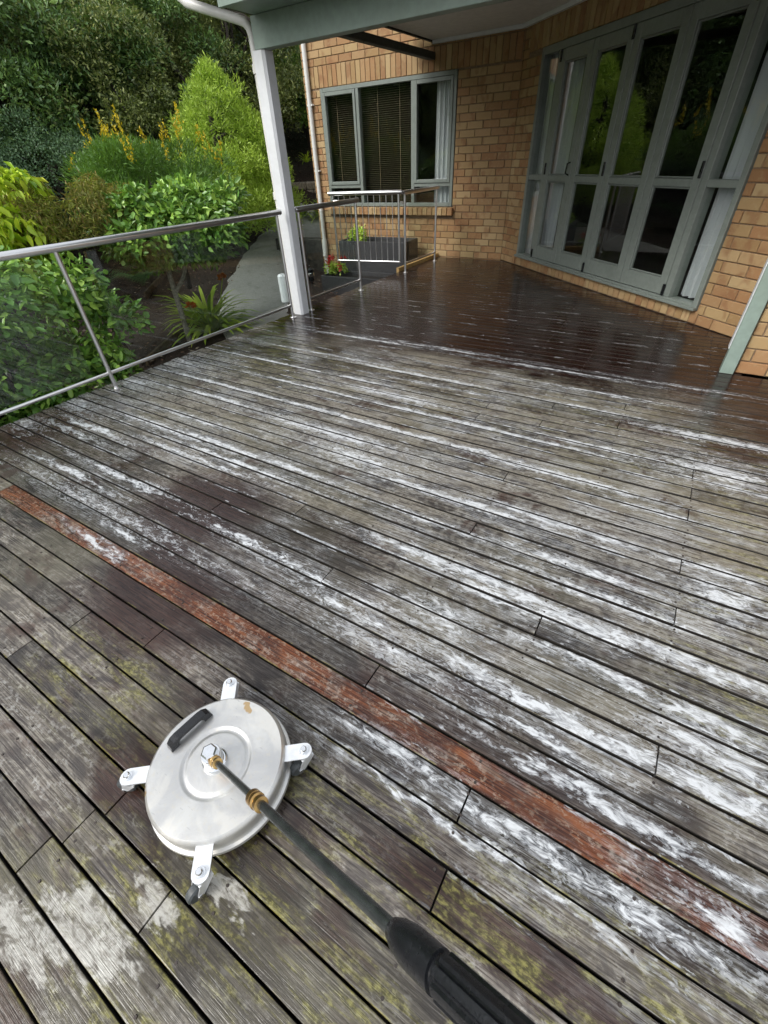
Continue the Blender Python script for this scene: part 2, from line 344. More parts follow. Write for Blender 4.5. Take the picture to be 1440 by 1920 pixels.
    # settled scum swept out by the cleaner
    sm = [ell(-.72, -.245, .13, .055, .5, Pw), ell(-.62, -.135, .085, .04, .5, Pw), ell(-.84, -.33, .10, .05, .5, Pw), ell(-.50, -.03, .07, .025, .4, Pw)]
    if any(q is not None for q in sm):
        scum = t.sstep(t.math('ADD', mx(*sm), t.math('ADD', t.math('MULTIPLY', ln_, 1.9), t.math('MULTIPLY', t.math('SUBTRACT', fine, .5), 1.2))), .3, 1.0)
        c = t.mix(t.math('MULTIPLY', scum, .8), c, t.mix(t.sstep(t.math('ADD', lace, t.math('MULTIPLY', fine, .4)), .5, .85), (.17, .155, .13), (.50, .49, .45)))
    rg = t.fmix(t.sstep(t.math('ADD', blot, t.math('MULTIPLY', g2, .35)), .5, .85), .13, .34)
    rg = t.fmix(wet, rg, t.fmix(fine, .04, .20))
    if red: rg = t.math('MULTIPLY', rg, .6)
    rg = t.fmix(foam, rg, .42)
    h = t.math('ADD', g1, t.math('MULTIPLY', fine, .5))
    nrm = t.n('Bump', Height=h, Strength=t.fmix(wet, .7, .25), Distance=.0024).outputs[0]
    b = t.pbsdf(Base_Color=c, Roughness=rg, Normal=nrm, IOR=t.fmix(wet, 1.45, 1.36))
    return t.done(b)

BANDS = [(-2.0,-.1),(-.1,.2),(.2,.4),(.4,.6),(.6,.8),(.8,1.0),(1.0,1.2),(1.2,1.4),(1.4,1.7),(1.7,2.0),(2.0,2.3),(2.3,2.6),(2.6,3.0),(3.0,3.5),(3.5,4.3),(4.3,8.0)]
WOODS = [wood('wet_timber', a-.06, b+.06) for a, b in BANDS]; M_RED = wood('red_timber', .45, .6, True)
def wood_at(y):
    for (a, b), m in zip(BANDS, WOODS):
        if a <= y < b: return m
    return WOODS[-1]

def brick_mat():
    t = NT('brick'); g = t.n('NewGeometry'); P = g.outputs['Position']; isl = g.outputs['Random Per Island']; oi = t.n('ObjectInfo').outputs['Random']
    rnd = t.math('FRACT', t.math('ADD', t.math('MULTIPLY', oi, 7.31), t.math('MULTIPLY', isl, 3.7)))
    base = t.ramp(rnd, [(0, (.335,.205,.09)), (.25, (.42,.29,.14)), (.5, (.35,.185,.082)), (.75, (.46,.33,.17)), (1, (.31,.16,.07))])
    off = t.n('CombineXYZ', _0=t.math('MULTIPLY', rnd, 40.0), _1=0.0, _2=t.math('MULTIPLY', rnd, 19.0)).outputs[0]
    Pb = t.vm('ADD', P, off)
    fl = t.noise(t.vm('MULTIPLY', Pb, (7, 7, 5)), 1.0, 2, .5, .4)
    c = t.mix(t.math('MULTIPLY', t.sstep(fl, .52, .66), .6), base, (.25, .115, .05))
    c = t.mix(t.math('MULTIPLY', t.sstep(t.noise(Pb, 30, 4), .5, .75), .35), c, (.43, .33, .18))
    n1 = t.noise(P, 160, 5, .7)
    c = t.mix(t.math('MULTIPLY', t.sstep(n1, .62, .75), .5), c, (.16, .09, .05))
    return t.done(t.pbsdf(Base_Color=c, Roughness=.82, Normal=t.bump(t.math('ADD', n1, t.noise(P, 45, 4)), .45, .004)))
M_BRICK = brick_mat()
M_MORTAR = plain('mortar', (.235, .165, .105), .95, 0, 60, .25, .4)
M_FRAME = plain('green_grey_aluminium', (.215, .245, .222), .38, 0, 25, .06, .03, dirt=(.17, .195, .172))
M_BEAM = plain('green_paint', (.245, .315, .272), .5, 0, 18, .07, .06, dirt=(.20, .25, .20))
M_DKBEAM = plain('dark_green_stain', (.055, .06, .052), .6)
M_WHITE = plain('white_paint', (.74, .76, .78), .38, 0, 20, .03, .04, dirt=(.62, .64, .63))
M_PVC = plain('white_pvc', (.74, .74, .71), .35, 0, 14, .05, .02, dirt=(.5, .5, .43))
M_SOFFIT = plain('soffit_paint', (.74, .73, .71), .65, 0, 12, .05, .05)
M_STEEL = plain('stainless_steel', (.78, .78, .785), .3, 1.0, 3, .03, .0)
M_BLACK = plain('black_plastic', (.009, .010, .012), .27, 0, 200, .2, .12)
M_RUBBER = plain('grey_rubber', (.055, .062, .065), .45, 0, 90, .2, .05)
M_BRASS = plain('brass', (.55, .36, .14), .28, 1.0, 90, .2, .05, dirt=(.28, .16, .06))
M_ZINC = plain('zinc_plate', (.80, .82, .84), .34, .55, 60, .06, .03)
M_CHROME = plain('chrome', (.80, .82, .84), .12, 1.0, 60, .04, .01)
M_LANCE = plain('lance_tube', (.09, .10, .10), .25, .7, 50, .2, .02)
M_DARK = plain('under_deck_timber', (.018, .014, .011), .9)
M_RIM = plain('rim_timber', (.11, .075, .045), .7, 0, 22, .4, .4, dirt=(.07, .08, .03))
M_CONC = plain('concrete', (.36, .355, .335), .75, 0, 60, .22, .3, dirt=(.24, .24, .21))
M_CONCD = plain('stained_concrete', (.055, .05, .042), .8, 0, 12, .5, .3)
M_PLANTER = plain('charcoal_fibre_cement', (.04, .041, .044), .7, 0, 40, .15, .15, dirt=(.055, .058, .055))
M_SOIL = plain('black_soil', (.012, .010, .008), .95)
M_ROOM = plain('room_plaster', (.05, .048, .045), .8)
M_ROOF = plain('roof_tiles', (.06, .055, .05), .7)
M_CURTAIN = None
def curtain_mat():
    t = NT('sheer_curtain'); n = t.noise(t.n('NewGeometry').outputs['Position'], 200, 3)
    d = t.n('BsdfDiffuse', Color=t.mix(n, (.78,.82,.85), (.86,.89,.91))); tr = t.n('BsdfTranslucent', Color=(.7,.74,.77))
    return t.done(t.n('MixShader', _0=.35, _1=d, _2=tr))
M_CURTAIN = curtain_mat()
M_BLIND = plain('timber_blind', (.15, .115, .065), .5)
def steel_disc():
    t = NT('spun_steel'); tc = t.n('TexCoord').outputs['Object']
    a = t.noise(t.vm('MULTIPLY', tc, (1,1,1)), 9, 6, .65, .6); b = t.noise(tc, 60, 5, .7); cc = t.noise(tc, 3.5, 4)
    c = t.mix(t.sstep(a, .35, .7), (.53,.53,.525), (.66,.66,.64))
    c = t.mix(t.math('MULTIPLY', t.sstep(b, .5, .7), .5), c, (.62,.585,.50))
    c = t.mix(t.math('MULTIPLY', t.sstep(t.noise(tc, 5.5, 4, .6, .8), .5, .6), .45), c, (.78,.76,.70))
    c = t.mix(t.math('MULTIPLY', t.sstep(t.noise(t.vm('MULTIPLY', tc, (30, 160, 1)), 1.0, 3), .66, .7), .5), c, (.40,.40,.40))
    c = t.mix(t.math('MULTIPLY', t.sstep(t.noise(tc, 11, 3), .69, .72), .8), c, (.45,.28,.09))
    return t.done(t.pbsdf(Base_Color=c, Metallic=.75, Roughness=t.fmix(t.sstep(cc, .35, .65), .30, .48), Normal=t.bump(t.math('ADD', a, t.math('MULTIPLY', b, .3)), .12, .006)))
M_DISC = steel_disc()
def glass(name, tint, ior=1.5, rough=0.0, smear=0.0, gain=1.0):
    t = NT(name); P = t.n('NewGeometry').outputs['Position']
    bk = t.n('NewGeometry').outputs['Backfacing']; fr = t.n('Fresnel', IOR=t.fmix(bk, ior, 1/ior)).outputs[0]
    tr = t.n('BsdfTransparent', Color=tint); gl = t.n('BsdfGlossy', Color=(1,1,1), Roughness=rough)
    s_ = t.n('MixShader', _0=t.math('MULTIPLY', fr, gain, clamp=True), _1=tr, _2=gl).outputs[0]
    if smear:
        d = t.n('BsdfDiffuse', Color=(.55,.57,.56))
        k = t.math('MULTIPLY', t.sstep(t.noise(t.vm('MULTIPLY', P, (1,3,9)), 1.0, 6, .7, 1.5), .5, .75), smear)
        s_ = t.n('MixShader', _0=k, _1=s_, _2=d).outputs[0]
    return t.done(s_)
M_GLASS = glass('window_glass', (.95,.965,.955), gain=1.0); M_RGLASS = glass('balustrade_glass', (.87,.91,.895), 1.47, 0, .04)

def leafm(name, cols, rough=.38, trans=.3):
    t = NT(name); g = t.n('NewGeometry'); isl = g.outputs['Random Per Island']; P = g.outputs['Position']
    k = len(cols); c = t.ramp(isl, [(i/(k-1), cols[i]) for i in range(k)])
    big = t.noise(P, 1.1, 3)
    c = t.mix(1.0, c, t.ramp(big, [(.3, (.68,.72,.7)), (.7, (1.22,1.2,1.1))]), 'MULTIPLY')
    b = t.pbsdf(Base_Color=c, Roughness=rough); tl = t.n('BsdfTranslucent', Color=t.mix(.5, c, (.16,.22,.02)))
    return t.done(t.n('MixShader', _0=trans, _1=b, _2=tl))
L_CAM = leafm('camellia_leaf', [(0.104,0.232,0.040),(0.173,0.344,0.056),(0.127,0.283,0.061),(0.303,0.524,0.091),(0.418,0.627,0.121)], .28, .2)
L_LIME = leafm('lime_leaf', [(0.450,0.697,0.041),(0.737,0.900,0.062),(0.267,0.532,0.041),(0.860,0.900,0.103)], .38, .4)
L_MAPLE = leafm('maple_leaf', [(0.230,0.253,0.057),(0.310,0.322,0.069),(0.380,0.265,0.081),(0.253,0.322,0.057),(0.483,0.483,0.081)], .5, .3)
L_YELG = leafm('broom_leaf', [(0.094,0.206,0.030),(0.133,0.291,0.036),(0.081,0.169,0.036)], .45, .3)
L_YEL = leafm('yellow_flower', [(.75,.56,.015),(.85,.66,.02),(.62,.43,.01)], .5, .3)
L_CON = leafm('bright_conifer_leaf', [(.36,.54,.06),(.48,.68,.09),(.60,.80,.14),(.23,.36,.04)], .45, .4)
L_DK = leafm('bush_leaf_olive', [(0.098,0.138,0.043),(0.180,0.222,0.066),(0.294,0.343,0.105),(0.072,0.112,0.040),(0.423,0.457,0.147)], .42, .25)
L_DK2 = leafm('bush_leaf_green', [(0.063,0.135,0.045),(0.112,0.224,0.065),(0.193,0.335,0.089),(0.052,0.115,0.045),(0.281,0.431,0.112)], .42, .25)
L_DK3 = leafm('bush_leaf_blue', [(0.063,0.133,0.070),(0.112,0.212,0.106),(0.172,0.297,0.140),(0.049,0.094,0.053)], .45, .2)
L_STRAP = leafm('strap_leaf', [(0.345,0.586,0.069),(0.552,0.793,0.085),(0.759,0.900,0.122),(0.225,0.414,0.051)], .38, .3)
L_FERN = leafm('fern_leaf', [(0.030,0.090,0.030),(0.053,0.135,0.038)], .5, .3)
L_ORANGE = leafm('orange_petal', [(.70,.15,.01),(.80,.22,.02)], .5, .3)
L_RED = leafm('red_petal', [(.60,.012,.03),(.75,.03,.06)], .5, .3)
L_CHIP = leafm('bark_chip', [(.06,.032,.022),(.13,.07,.045),(.20,.12,.08),(.04,.022,.016),(.42,.36,.29)], .85, 0)
M_BARK = plain('bark', (.36, .33, .28), .9, 0, 35, .4, .6)
M_BARKD = plain('dark_bark', (.035, .028, .022), .9, 0, 25, .4, .6)
M_STONE = plain('retaining_block', (.33, .285, .225), .9, 0, 25, .35, .6)
def mulch():
    t = NT('mulch'); P = t.n('NewGeometry').outputs['Position']
    a = t.noise(P, 28, 6, .75); b = t.noise(P, .7, 4); z = t.n('SeparateXYZ', _0=P).outputs[2]
    c = t.mix(t.sstep(a, .35, .65), (.014,.009,.007), (.055,.034,.023))
    c = t.mix(t.math('MULTIPLY', t.sstep(t.noise(P, 55, 3), .62, .7), .6), c, (.13,.09,.06))
    c = t.mix(t.math('MULTIPLY', t.sstep(z, .9, 1.8), .85), c, (.016,.026,.010))
    return t.done(t.pbsdf(Base_Color=c, Roughness=.9, Normal=t.bump(a, .7, .03)))
M_MULCH = mulch()

# ------------------------------------------------------------------ terrain
def ter(x, y):
    r = -x*.8 + y*.6
    z = -.5 + .14*max(0, min(r, 12.5)-7.5)
    if r > 12.5: z += .55*(r-12.5)
    if r > 30: z -= .35*(r-30)
    k = min(1, max(0, (x+6.9)/.5))*min(1, max(0, (y-6.5)/.6))
    return z*(1-k)+min(z, -.5)*k
nx, ny = 110, 110
xs = np.concatenate([np.linspace(-120,-30,16)[:-1], np.linspace(-30,6,78), np.linspace(6,120,18)[1:]])
ys = np.concatenate([np.linspace(-120,-8,18)[:-1], np.linspace(-8,26,76), np.linspace(26,140,18)[1:]])
g = MB()
for y in ys:
    for x in xs: g.v.append((x, y, ter(x,y)+ (random.uniform(-.03,.03) if x > -30 and not (-6.9<x<3 and -3<y<7) else 0)))
for j in range(len(ys)-1):
    for i in range(len(xs)-1):
        a = j*len(xs)+i; g.f.append((a, a+1, a+1+len(xs), a+len(xs)))
tag(g.build('ground', M_MULCH, smooth=True), kind='structure')

def strip(name, L, Rr, mat, dz, sub=6, kind='structure'):
    g = MB(); n = len(L); rows = []
    def itp(P, t):
        i = min(int(t), n-2); f = t-i; return (P[i][0]*(1-f)+P[i+1][0]*f, P[i][1]*(1-f)+P[i+1][1]*f)
    K = (n-1)*sub
    for k in range(K+1):
        a = itp(L, k/sub); b = itp(Rr, k/sub)
        for q in range(7):
            f = q/6; x = a[0]*(1-f)+b[0]*f; y = a[1]*(1-f)+b[1]*f; g.v.append((x, y, ter(x,y)+dz+.02*(1 if 0<q<6 else -3)))
    for k in range(K):
        for q in range(6): a = k*7+q; g.f.append((a, a+1, a+8, a+7))
    return tag(g.build(name, mat, smooth=True), kind=kind)
strip('path', [(-5.1,3.9),(-6.35,4.75),(-7.0,5.68),(-7.95,7.1),(-8.65,8.4),(-9.0,9.3),(-9.0,10.2)],
      [(-4.3,5.0),(-5.19,5.45),(-6.2,6.72),(-7.25,7.75),(-7.2,8.5),(-7.0,9.2),(-6.7,10.0)], M_CONC, .03)

# ------------------------------------------------------------------ deck
XL = -3.78
C0 = Vector((-2.68, 7.80, 0)); C1 = Vector((.474, 4.947, 0)); DU = (C1-C0).normalized()
under = MB()
for k in range(17):
    xj = .335 - .4155*(k-6); under.box(xj-.022, xj+.022, -1.9, 7.8, -.16, -.027)
under.box(XL+.03, 3.2, -1.9, 7.8, -.30, -.22)
deck = tag(under.build('deck', M_DARK), kind='structure')
rim = MB().box(XL+.012, XL+.05, -1.9, 7.79, -.30, -.026).build('rim_board', M_RIM, deck)
JOINTS = {7:[-1.303],5:[-1.702],11:[-1.723],14:[-1.313],9:[.337],12:[.333],6:[-.08],3:[.34],-3:[-.06,-1.613],16:[.335],20:[.331],24:[-.094],27:[-.1],32:[.317],
 25:[-.518],22:[-.52],-5:[-1.68],-2:[-1.283],0:[-2.898],-8:[-.977],-7:[-.936,-.61],-6:[-.9],15:[-.51]}
rj = random.Random(5)
M_EDGE = plain('grimy_board_edge', (.016, .013, .010), .7, 0, 40, .4, .2)
def board_mesh(x0, x1, w, mat, c=.003, t=.026, near=False):
    # chamfered section swept along X with slightly wandering edges
    g = MB(); hw = w/2
    sec = [(-hw,-t),(-hw,-c),(-hw+c*.45,-c*.3),(-hw+c*1.6,0),(0,.0006),(hw-c*1.6,0),(hw-c*.45,-c*.3),(hw,-c),(hw,-t)]
    n = len(sec); g.v = [(x,y,z) for x in (x0,x1) for y,z in sec]
    g.f = [(i, i+n, i+n+1, i+1) for i in range(n-1)]+[tuple(range(n)), tuple(reversed(range(n,2*n)))]
    me = g.mesh('deck_board', mat); me.materials.append(M_EDGE)     # grimy sides of the gaps
    for q in (0, n-2) if near else (0, 1, n-3, n-2): me.polygons[q].material_index = 1
    return me
row_lo, row_hi = -24, 77
for k in range(row_lo, row_hi):
    y0 = YROW0+k*PITCH; yc = y0+PITCH/2
    if yc > 7.76: continue
    if yc > 4.06:
        xe = C0.x + (7.8-yc)*(C1.x-C0.x)/(C0.y-C1.y)+.05; xe = max(xe, C0.x+.02); xe = min(xe, .55)
    else: xe = 3.0
    js = list(JOINTS.get(k, []))
    x = -3.2 + rj.random()*2.4 if not js else None
    if not js and rj.random() < .75: js = [.335-.4155*rj.randint(-2, 8)]
    if yc < 4.06: js.append(.335+.4155*rj.randint(3, 6))
    js = sorted(j for j in set(js) if XL+.3 < j < xe-.25)
    ed = [XL+rj.uniform(-.014,.012)]+js+[xe]
    for a, b in zip(ed[:-1], ed[1:]):
        w = PITCH-(rj.uniform(.005, .0072) if yc < .9 else rj.uniform(.0085, .0115))
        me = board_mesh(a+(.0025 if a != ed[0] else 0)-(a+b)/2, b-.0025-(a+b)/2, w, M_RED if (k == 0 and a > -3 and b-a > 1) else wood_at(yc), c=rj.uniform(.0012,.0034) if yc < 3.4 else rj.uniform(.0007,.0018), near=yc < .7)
        o = link('deck_board', me, deck)
        o.location = ((a+b)/2, yc+rj.uniform(-.0008,.0008), rj.uniform(-.0016,.0008)); o.rotation_euler = (rj.uniform(-.009,.009), 0, rj.uniform(-.0005,.0005))

# screw heads over every joist: thousands, far too small to pick apart
sc = MB(); sr_ = random.Random(9)
for k in range(row_lo, row_hi):
    yc = YROW0+(k+.5)*PITCH
    if yc > 7.7 or yc < -.75: continue
    for q in range(17):
        xj = .335-.4155*(q-6)
        if xj < XL+.05 or xj > 2.2 or (yc > 4.06 and xj > C0.x+(7.8-yc)*(C1.x-C0.x)/(C0.y-C1.y)-.03): continue
        for sy in (-.026, .026):
            x = xj+sr_.uniform(-.007,.007); y = yc+sy+sr_.uniform(-.004,.004)
            sc.add([(x+.0036*math.cos(a*math.pi/3), y+.0036*math.sin(a*math.pi/3), .0019) for a in range(6)]+[(x+.0044*math.cos(a*math.pi/3), y+.0044*math.sin(a*math.pi/3), -.002) for a in range(6)],
                   [(0,1,2,3,4,5)]+[(a, a+6, (a+1)%6+6, (a+1)%6) for a in range(6)])
o = sc.build('screw_heads', plain('screw_steel', (.05, .04, .035), .5, .3), deck); o['kind'] = 'stuff'

# ------------------------------------------------------------------ house
house = tag(empty('house', (-2.68, 7.8, 0)), 'tan brick house with green-grey windows and veranda around the deck', 'house')
def hp(o): o.parent = house; o.matrix_parent_inverse = Matrix.Translation((2.68,-7.8,0)); return o
CH, BL, MO = .09, .245, .009
brick_proto = MB().cbox(-.5, .5, -.05, .0, -.5, .5, .0).mesh('brick', M_BRICK)
def brick_mesh(l, h):
    g = MB().cbox(-l/2, l/2, -.012, .06, -h/2, h/2, .004); return g
cache = {}
def get_mesh(l, h):
    k = (round(l,3), round(h,3))
    if k not in cache: cache[k] = brick_mesh(*k).mesh('brick', M_BRICK)
    return cache[k]
ALLB = []
def brick_wall(origin, rz, u0, u1, z0, z1, openings, soldiers=(), phase=0.0):
    """local x along wall, local -y outward. openings: (u0,u1,z0,z1). soldiers: (u0,u1,z0,z1) rows of upright bricks"""
    M = Matrix.Translation(origin) @ Matrix.Rotation(rz, 4, 'Z')
    mb = MB()
    us = sorted(set([u0, u1]+[o[0] for o in openings]+[o[1] for o in openings]))
    for a, b in zip(us[:-1], us[1:]):
        zz = [(z0, z1)]
        for o in openings:
            if o[0] <= a+1e-6 and o[1] >= b-1e-6:
                nz = []
                for p, q in zz:
                    if o[2] > p: nz.append((p, min(o[2], q)))
                    if o[3] < q: nz.append((max(o[3], p), q))
                zz = nz
        for p, q in zz:
            if q-p > .005: mb.box(a, b, .0, .11, p, q)
    wall = mb.build('brick_wall', M_MORTAR); wall.matrix_world = M; hp(wall); wall.matrix_parent_inverse = Matrix.Translation((2.68,-7.8,0))
    blk = list(openings)+list(soldiers)
    rb = random.Random(int(abs(u1*100)+z1*10))
    bl = []
    z = z0; i = 0
    zc = 0.0
    nlow = int(math.floor(z0/CH)); nhi = int(math.ceil(z1/CH))
    for ci in range(nlow, nhi):
        za, zb = ci*CH, (ci+1)*CH
        if zb > z1+.01 or za < z0-.01: continue
        ph = phase + (BL/2 if ci % 2 else 0) + rb.uniform(-.006,.006)
        iv = [(u0, u1)]
        for o in blk:
            if zb > o[2]+.03 and za < o[3]-.03:
                nv = []
                for p, q in iv:
                    if o[0] > p: nv.append((p, min(o[0], q)))
                    if o[1] < q: nv.append((max(o[1], p), q))
                iv = [t_ for t_ in nv if t_[1]-t_[0] > .01]
        for p, q in iv:
            k = math.floor((p-ph)/BL); cuts = [p]
            while True:
                k += 1; c = ph+k*BL
                if c >= q-.035: break
                if c > p+.035: cuts.append(c)
            cuts.append(q)
            for a, b in zip(cuts[:-1], cuts[1:]):
                bl.append(((a+b)/2, (za+zb)/2, b-a-MO, CH-MO))
    for o in soldiers:
        n = max(1, round((o[1]-o[0])/CH)); w = (o[1]-o[0])/n
        for k in range(n): bl.append((o[0]+(k+.5)*w, (o[2]+o[3])/2, w-MO, o[3]-o[2]-MO))
    for (u, zz, l, h) in bl:
        p = M @ Vector((u, 0, zz)); pr_ = project(p); sc = 0
        if pr_ and -20 < pr_[0] < 1460 and -20 < pr_[1] < 1500: sc = l*h/pr_[2]**2
        ALLB.append((sc, wall, u, zz, l, h, rb.uniform(-.0025,.0025)))
    return wall
# wall with the three-light window
WIN = (-6.02, -3.585, .70, 2.265)
W1 = brick_wall((0,7.8,0), 0, -6.34, -2.68, -.63, 3.15, [WIN], soldiers=[(-6.20,-2.70,2.265,2.52),(-6.04,-3.565,.583,.70)], phase=.03)
# angled wall with the folding doors
ANG = math.atan2(DU.y, DU.x); LD = (C1-C0).length
DOOR = (.49, 3.83, .115, 2.30)
W2 = brick_wall((C0.x,C0.y,0), ANG, .01, LD+.12, .0, 2.70, [DOOR], soldiers=[(.15,4.0,2.30,2.53),(.36,3.86,.004,.115)], phase=.11)
# wall end on the right
W3 = brick_wall((0,4.06,0), 0, .50, 3.2, .0, 2.7, [], phase=.5-.06)
W4 = brick_wall((.505,4.95,0), -math.pi/2, -.1, .86, 0, 2.7, [], phase=.0)
W5 = brick_wall((-6.34,7.8,0), math.pi/2, .0, 5.0, -.63, 3.15, [], phase=.1)
# NB: W5 faces -X: rotate so that local -y points outwards
W5.rotation_euler = (0,0,-math.pi/2); W5.location = (-6.34, 12.8, 0)
ALLB.sort(key=lambda b: -b[0])
rest = {}
for n, (sc, wall, u, zz, l, h, dy) in enumerate(ALLB):
    if n < 300:
        o = link('brick', get_mesh(l, h), wall); o.location = (u, dy, zz)
    else:
        rest.setdefault(wall.name, (wall, MB()))[1].cbox(u-l/2, u+l/2, -.012+dy, .05, zz-h/2, zz+h/2, .004)
for wall, mb in rest.values():
    o = mb.build('bricks', M_BRICK, wall); o['kind'] = 'stuff'

# window sill bricks stand proud
sill = MB()
n = 28
for k in range(n):
    a = -6.05+k*(2.5/n); sill.cbox(a+.004, a+2.5/n-.004, 7.715, 7.786, .588, .69, .005)
o = hp(sill.build('window_sill', M_BRICK)); o['kind'] = 'stuff'

# roof over house and veranda, soffit
def hb(name, mat, *boxes, c=.003, smooth=False):
    g = MB()
    for b in boxes: g.cbox(*b, c)
    return hp(g.build(name, mat, smooth=smooth))
rf = MB().prism([(-3.98,3.62),(3.4,3.62),(3.4,4.9),(.62,4.9),(.62,5.1),(-2.6,8.0),(-3.98,8.0)], 2.575, 2.60)
hp(rf.build('soffit', M_SOFFIT))
rf = MB().box(-4.35, 3.6, 3.35, 7.6, 2.66, 2.78); rf.box(-6.9, 6, 7.6, 13, 3.17, 3.3)
hp(rf.build('roof', M_ROOF))
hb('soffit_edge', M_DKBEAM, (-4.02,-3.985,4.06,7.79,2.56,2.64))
# white scotia round the soffit
sc = MB()
sc.box(-3.97,-2.68,7.74,7.785,2.535,2.573)
Md = Matrix.Translation(C0) @ Matrix.Rotation(ANG, 4, 'Z'); sc.box(.02,4.2,-.06,-.014,2.535,2.573, Md)
hp(sc.build('scotia', M_WHITE))
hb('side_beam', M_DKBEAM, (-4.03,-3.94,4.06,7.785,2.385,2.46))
hb('front_beam', M_BEAM, (-3.70,.62,3.95,4.05,2.10,2.295))
hb('eave_lining', M_BEAM, (-3.66,3.4,3.64,4.06,2.297,2.315))
hb('fascia', M_BEAM, (-3.68,3.4,3.60,3.638,2.29,2.50))
hb('beam_hook', M_DARK, (-3.95,-3.945,6.0,6.005,2.33,2.386), c=.001)
# veranda post: square, chamfered corners, with base trim
pm = MB(); a = .022; x0,x1,yy0,yy1 = -3.755,-3.615,3.955,4.095
pm.prism([(x0+a,yy0),(x1-a,yy0),(x1,yy0+a),(x1,yy1-a),(x1-a,yy1),(x0+a,yy1),(x0,yy1-a),(x0,yy0+a)], 0.0, 2.10)
hp(pm.build('veranda_post', M_WHITE))
# pilaster board at the wall end
hb('pilaster', M_BEAM, (.405,.492,4.005,4.09,.0,2.10))
hb('pilaster_flashing', M_WHITE, (.398,.4045,4.02,4.11,.17,2.10), c=.002)
# downpipe on the post with elbow from the gutter
dp = MB()
dp.tube([(-4.50,3.93,2.75),(-4.48,3.93,2.56),(-4.45,3.93,2.495),(-4.38,3.93,2.45),(-3.86,3.97,2.30),(-3.81,3.995,2.28),(-3.785,4.01,2.245),(-3.777,4.02,2.20),(-3.775,4.02,2.1),(-3.775,4.02,-.42)], [.034]*6+[.030]*4, 14)
dpo = hp(dp.build('downpipe', M_PVC, smooth=True))
for z in (2.0, 1.1): MB().lathe([(.037,z-.03),(.040,z-.03),(.040,z+.03),(.037,z+.03)], 14, Matrix.Translation((-3.775,4.02,0))).build('pipe_socket', M_PVC, None, True).parent = dpo
for ch in list(bpy.data.objects):
    if ch.parent == dpo: ch.matrix_parent_inverse = dpo.matrix_world.inverted() if False else Matrix.Identity(4)
MB().cbox(-3.90,-3.825,3.93,4.03,.10,.40,.02).build('meter_box', M_WHITE, dpo)
# downpipe at the house corner
dp = MB()
dp.tube([(-6.225,7.745,3.1),(-6.225,7.745,.16)], .037, 12)
dp.tube([(-6.225,7.745,.18),(-6.22,7.73,.05),(-6.22,7.72,-.1)], .05, 12)
dp.tube([(-6.22,7.745,-.1),(-6.22,7.745,-.5)], .045, 12)
dpo2 = hp(dp.build('downpipe', M_PVC, smooth=True))
for z in (2.08, 1.22): MB().cbox(-6.275,-6.165,7.73,7.79,z-.012,z+.012,.003).build('pipe_clip', M_PVC, dpo2)

# ---- joinery
def frame_rect(mb, u0, u1, z0, z1, w, y0, y1, M, wb=None, wt=None):
    wb = wb or w; wt = wt or w; c = .004
    mb.cbox(u0, u0+w, y0, y1, z0, z1, c, M); mb.cbox(u1-w, u1, y0, y1, z0, z1, c, M)
    mb.cbox(u0+w, u1-w, y0+.001, y1-.001, z0, z0+wb, c, M); mb.cbox(u0+w, u1-w, y0+.001, y1-.001, z1-wt, z1, c, M)
def pane(u0, u1, z0, z1, y, M, parent):
    g = MB().box(u0, u1, y, y+.006, z0, z1, M); o = g.build('pane', M_GLASS); o.parent = parent
    return o
# window
Mw = Matrix.Translation((0,7.8,0))
g = MB(); e = WIN
frame_rect(g, e[0]+.004, e[1]-.004, e[2]+.003, e[3]-.003, .05, -.022, .07, Mw)
for xm in (-5.30, -4.30): g.cbox(xm-.028, xm+.028, -.02, .068, e[2]+.053, e[3]-.053, .004, Mw)
for a, b in ((-5.97,-5.328),(-4.272,-3.635)): g.cbox(a, b, -.018, .066, .965, 1.01, .004, Mw)
win = hp(g.build('window', M_FRAME))
def wp(o): o.parent = win; return o
for a, b in ((-5.966,-5.332),(-4.268,-3.639)):
    g = MB(); frame_rect(g, a, b, 1.014, 2.208, .045, -.034, .03, Mw); wp(g.build('sash', M_FRAME))
    wp(pane(a+.045, b-.045, 1.059, 2.163, 0, Mw, None)); wp(pane(a, b, .755, .964, .02, Mw, None))
wp(pane(-5.271, -4.329, .755, 2.21, .02, Mw, None))
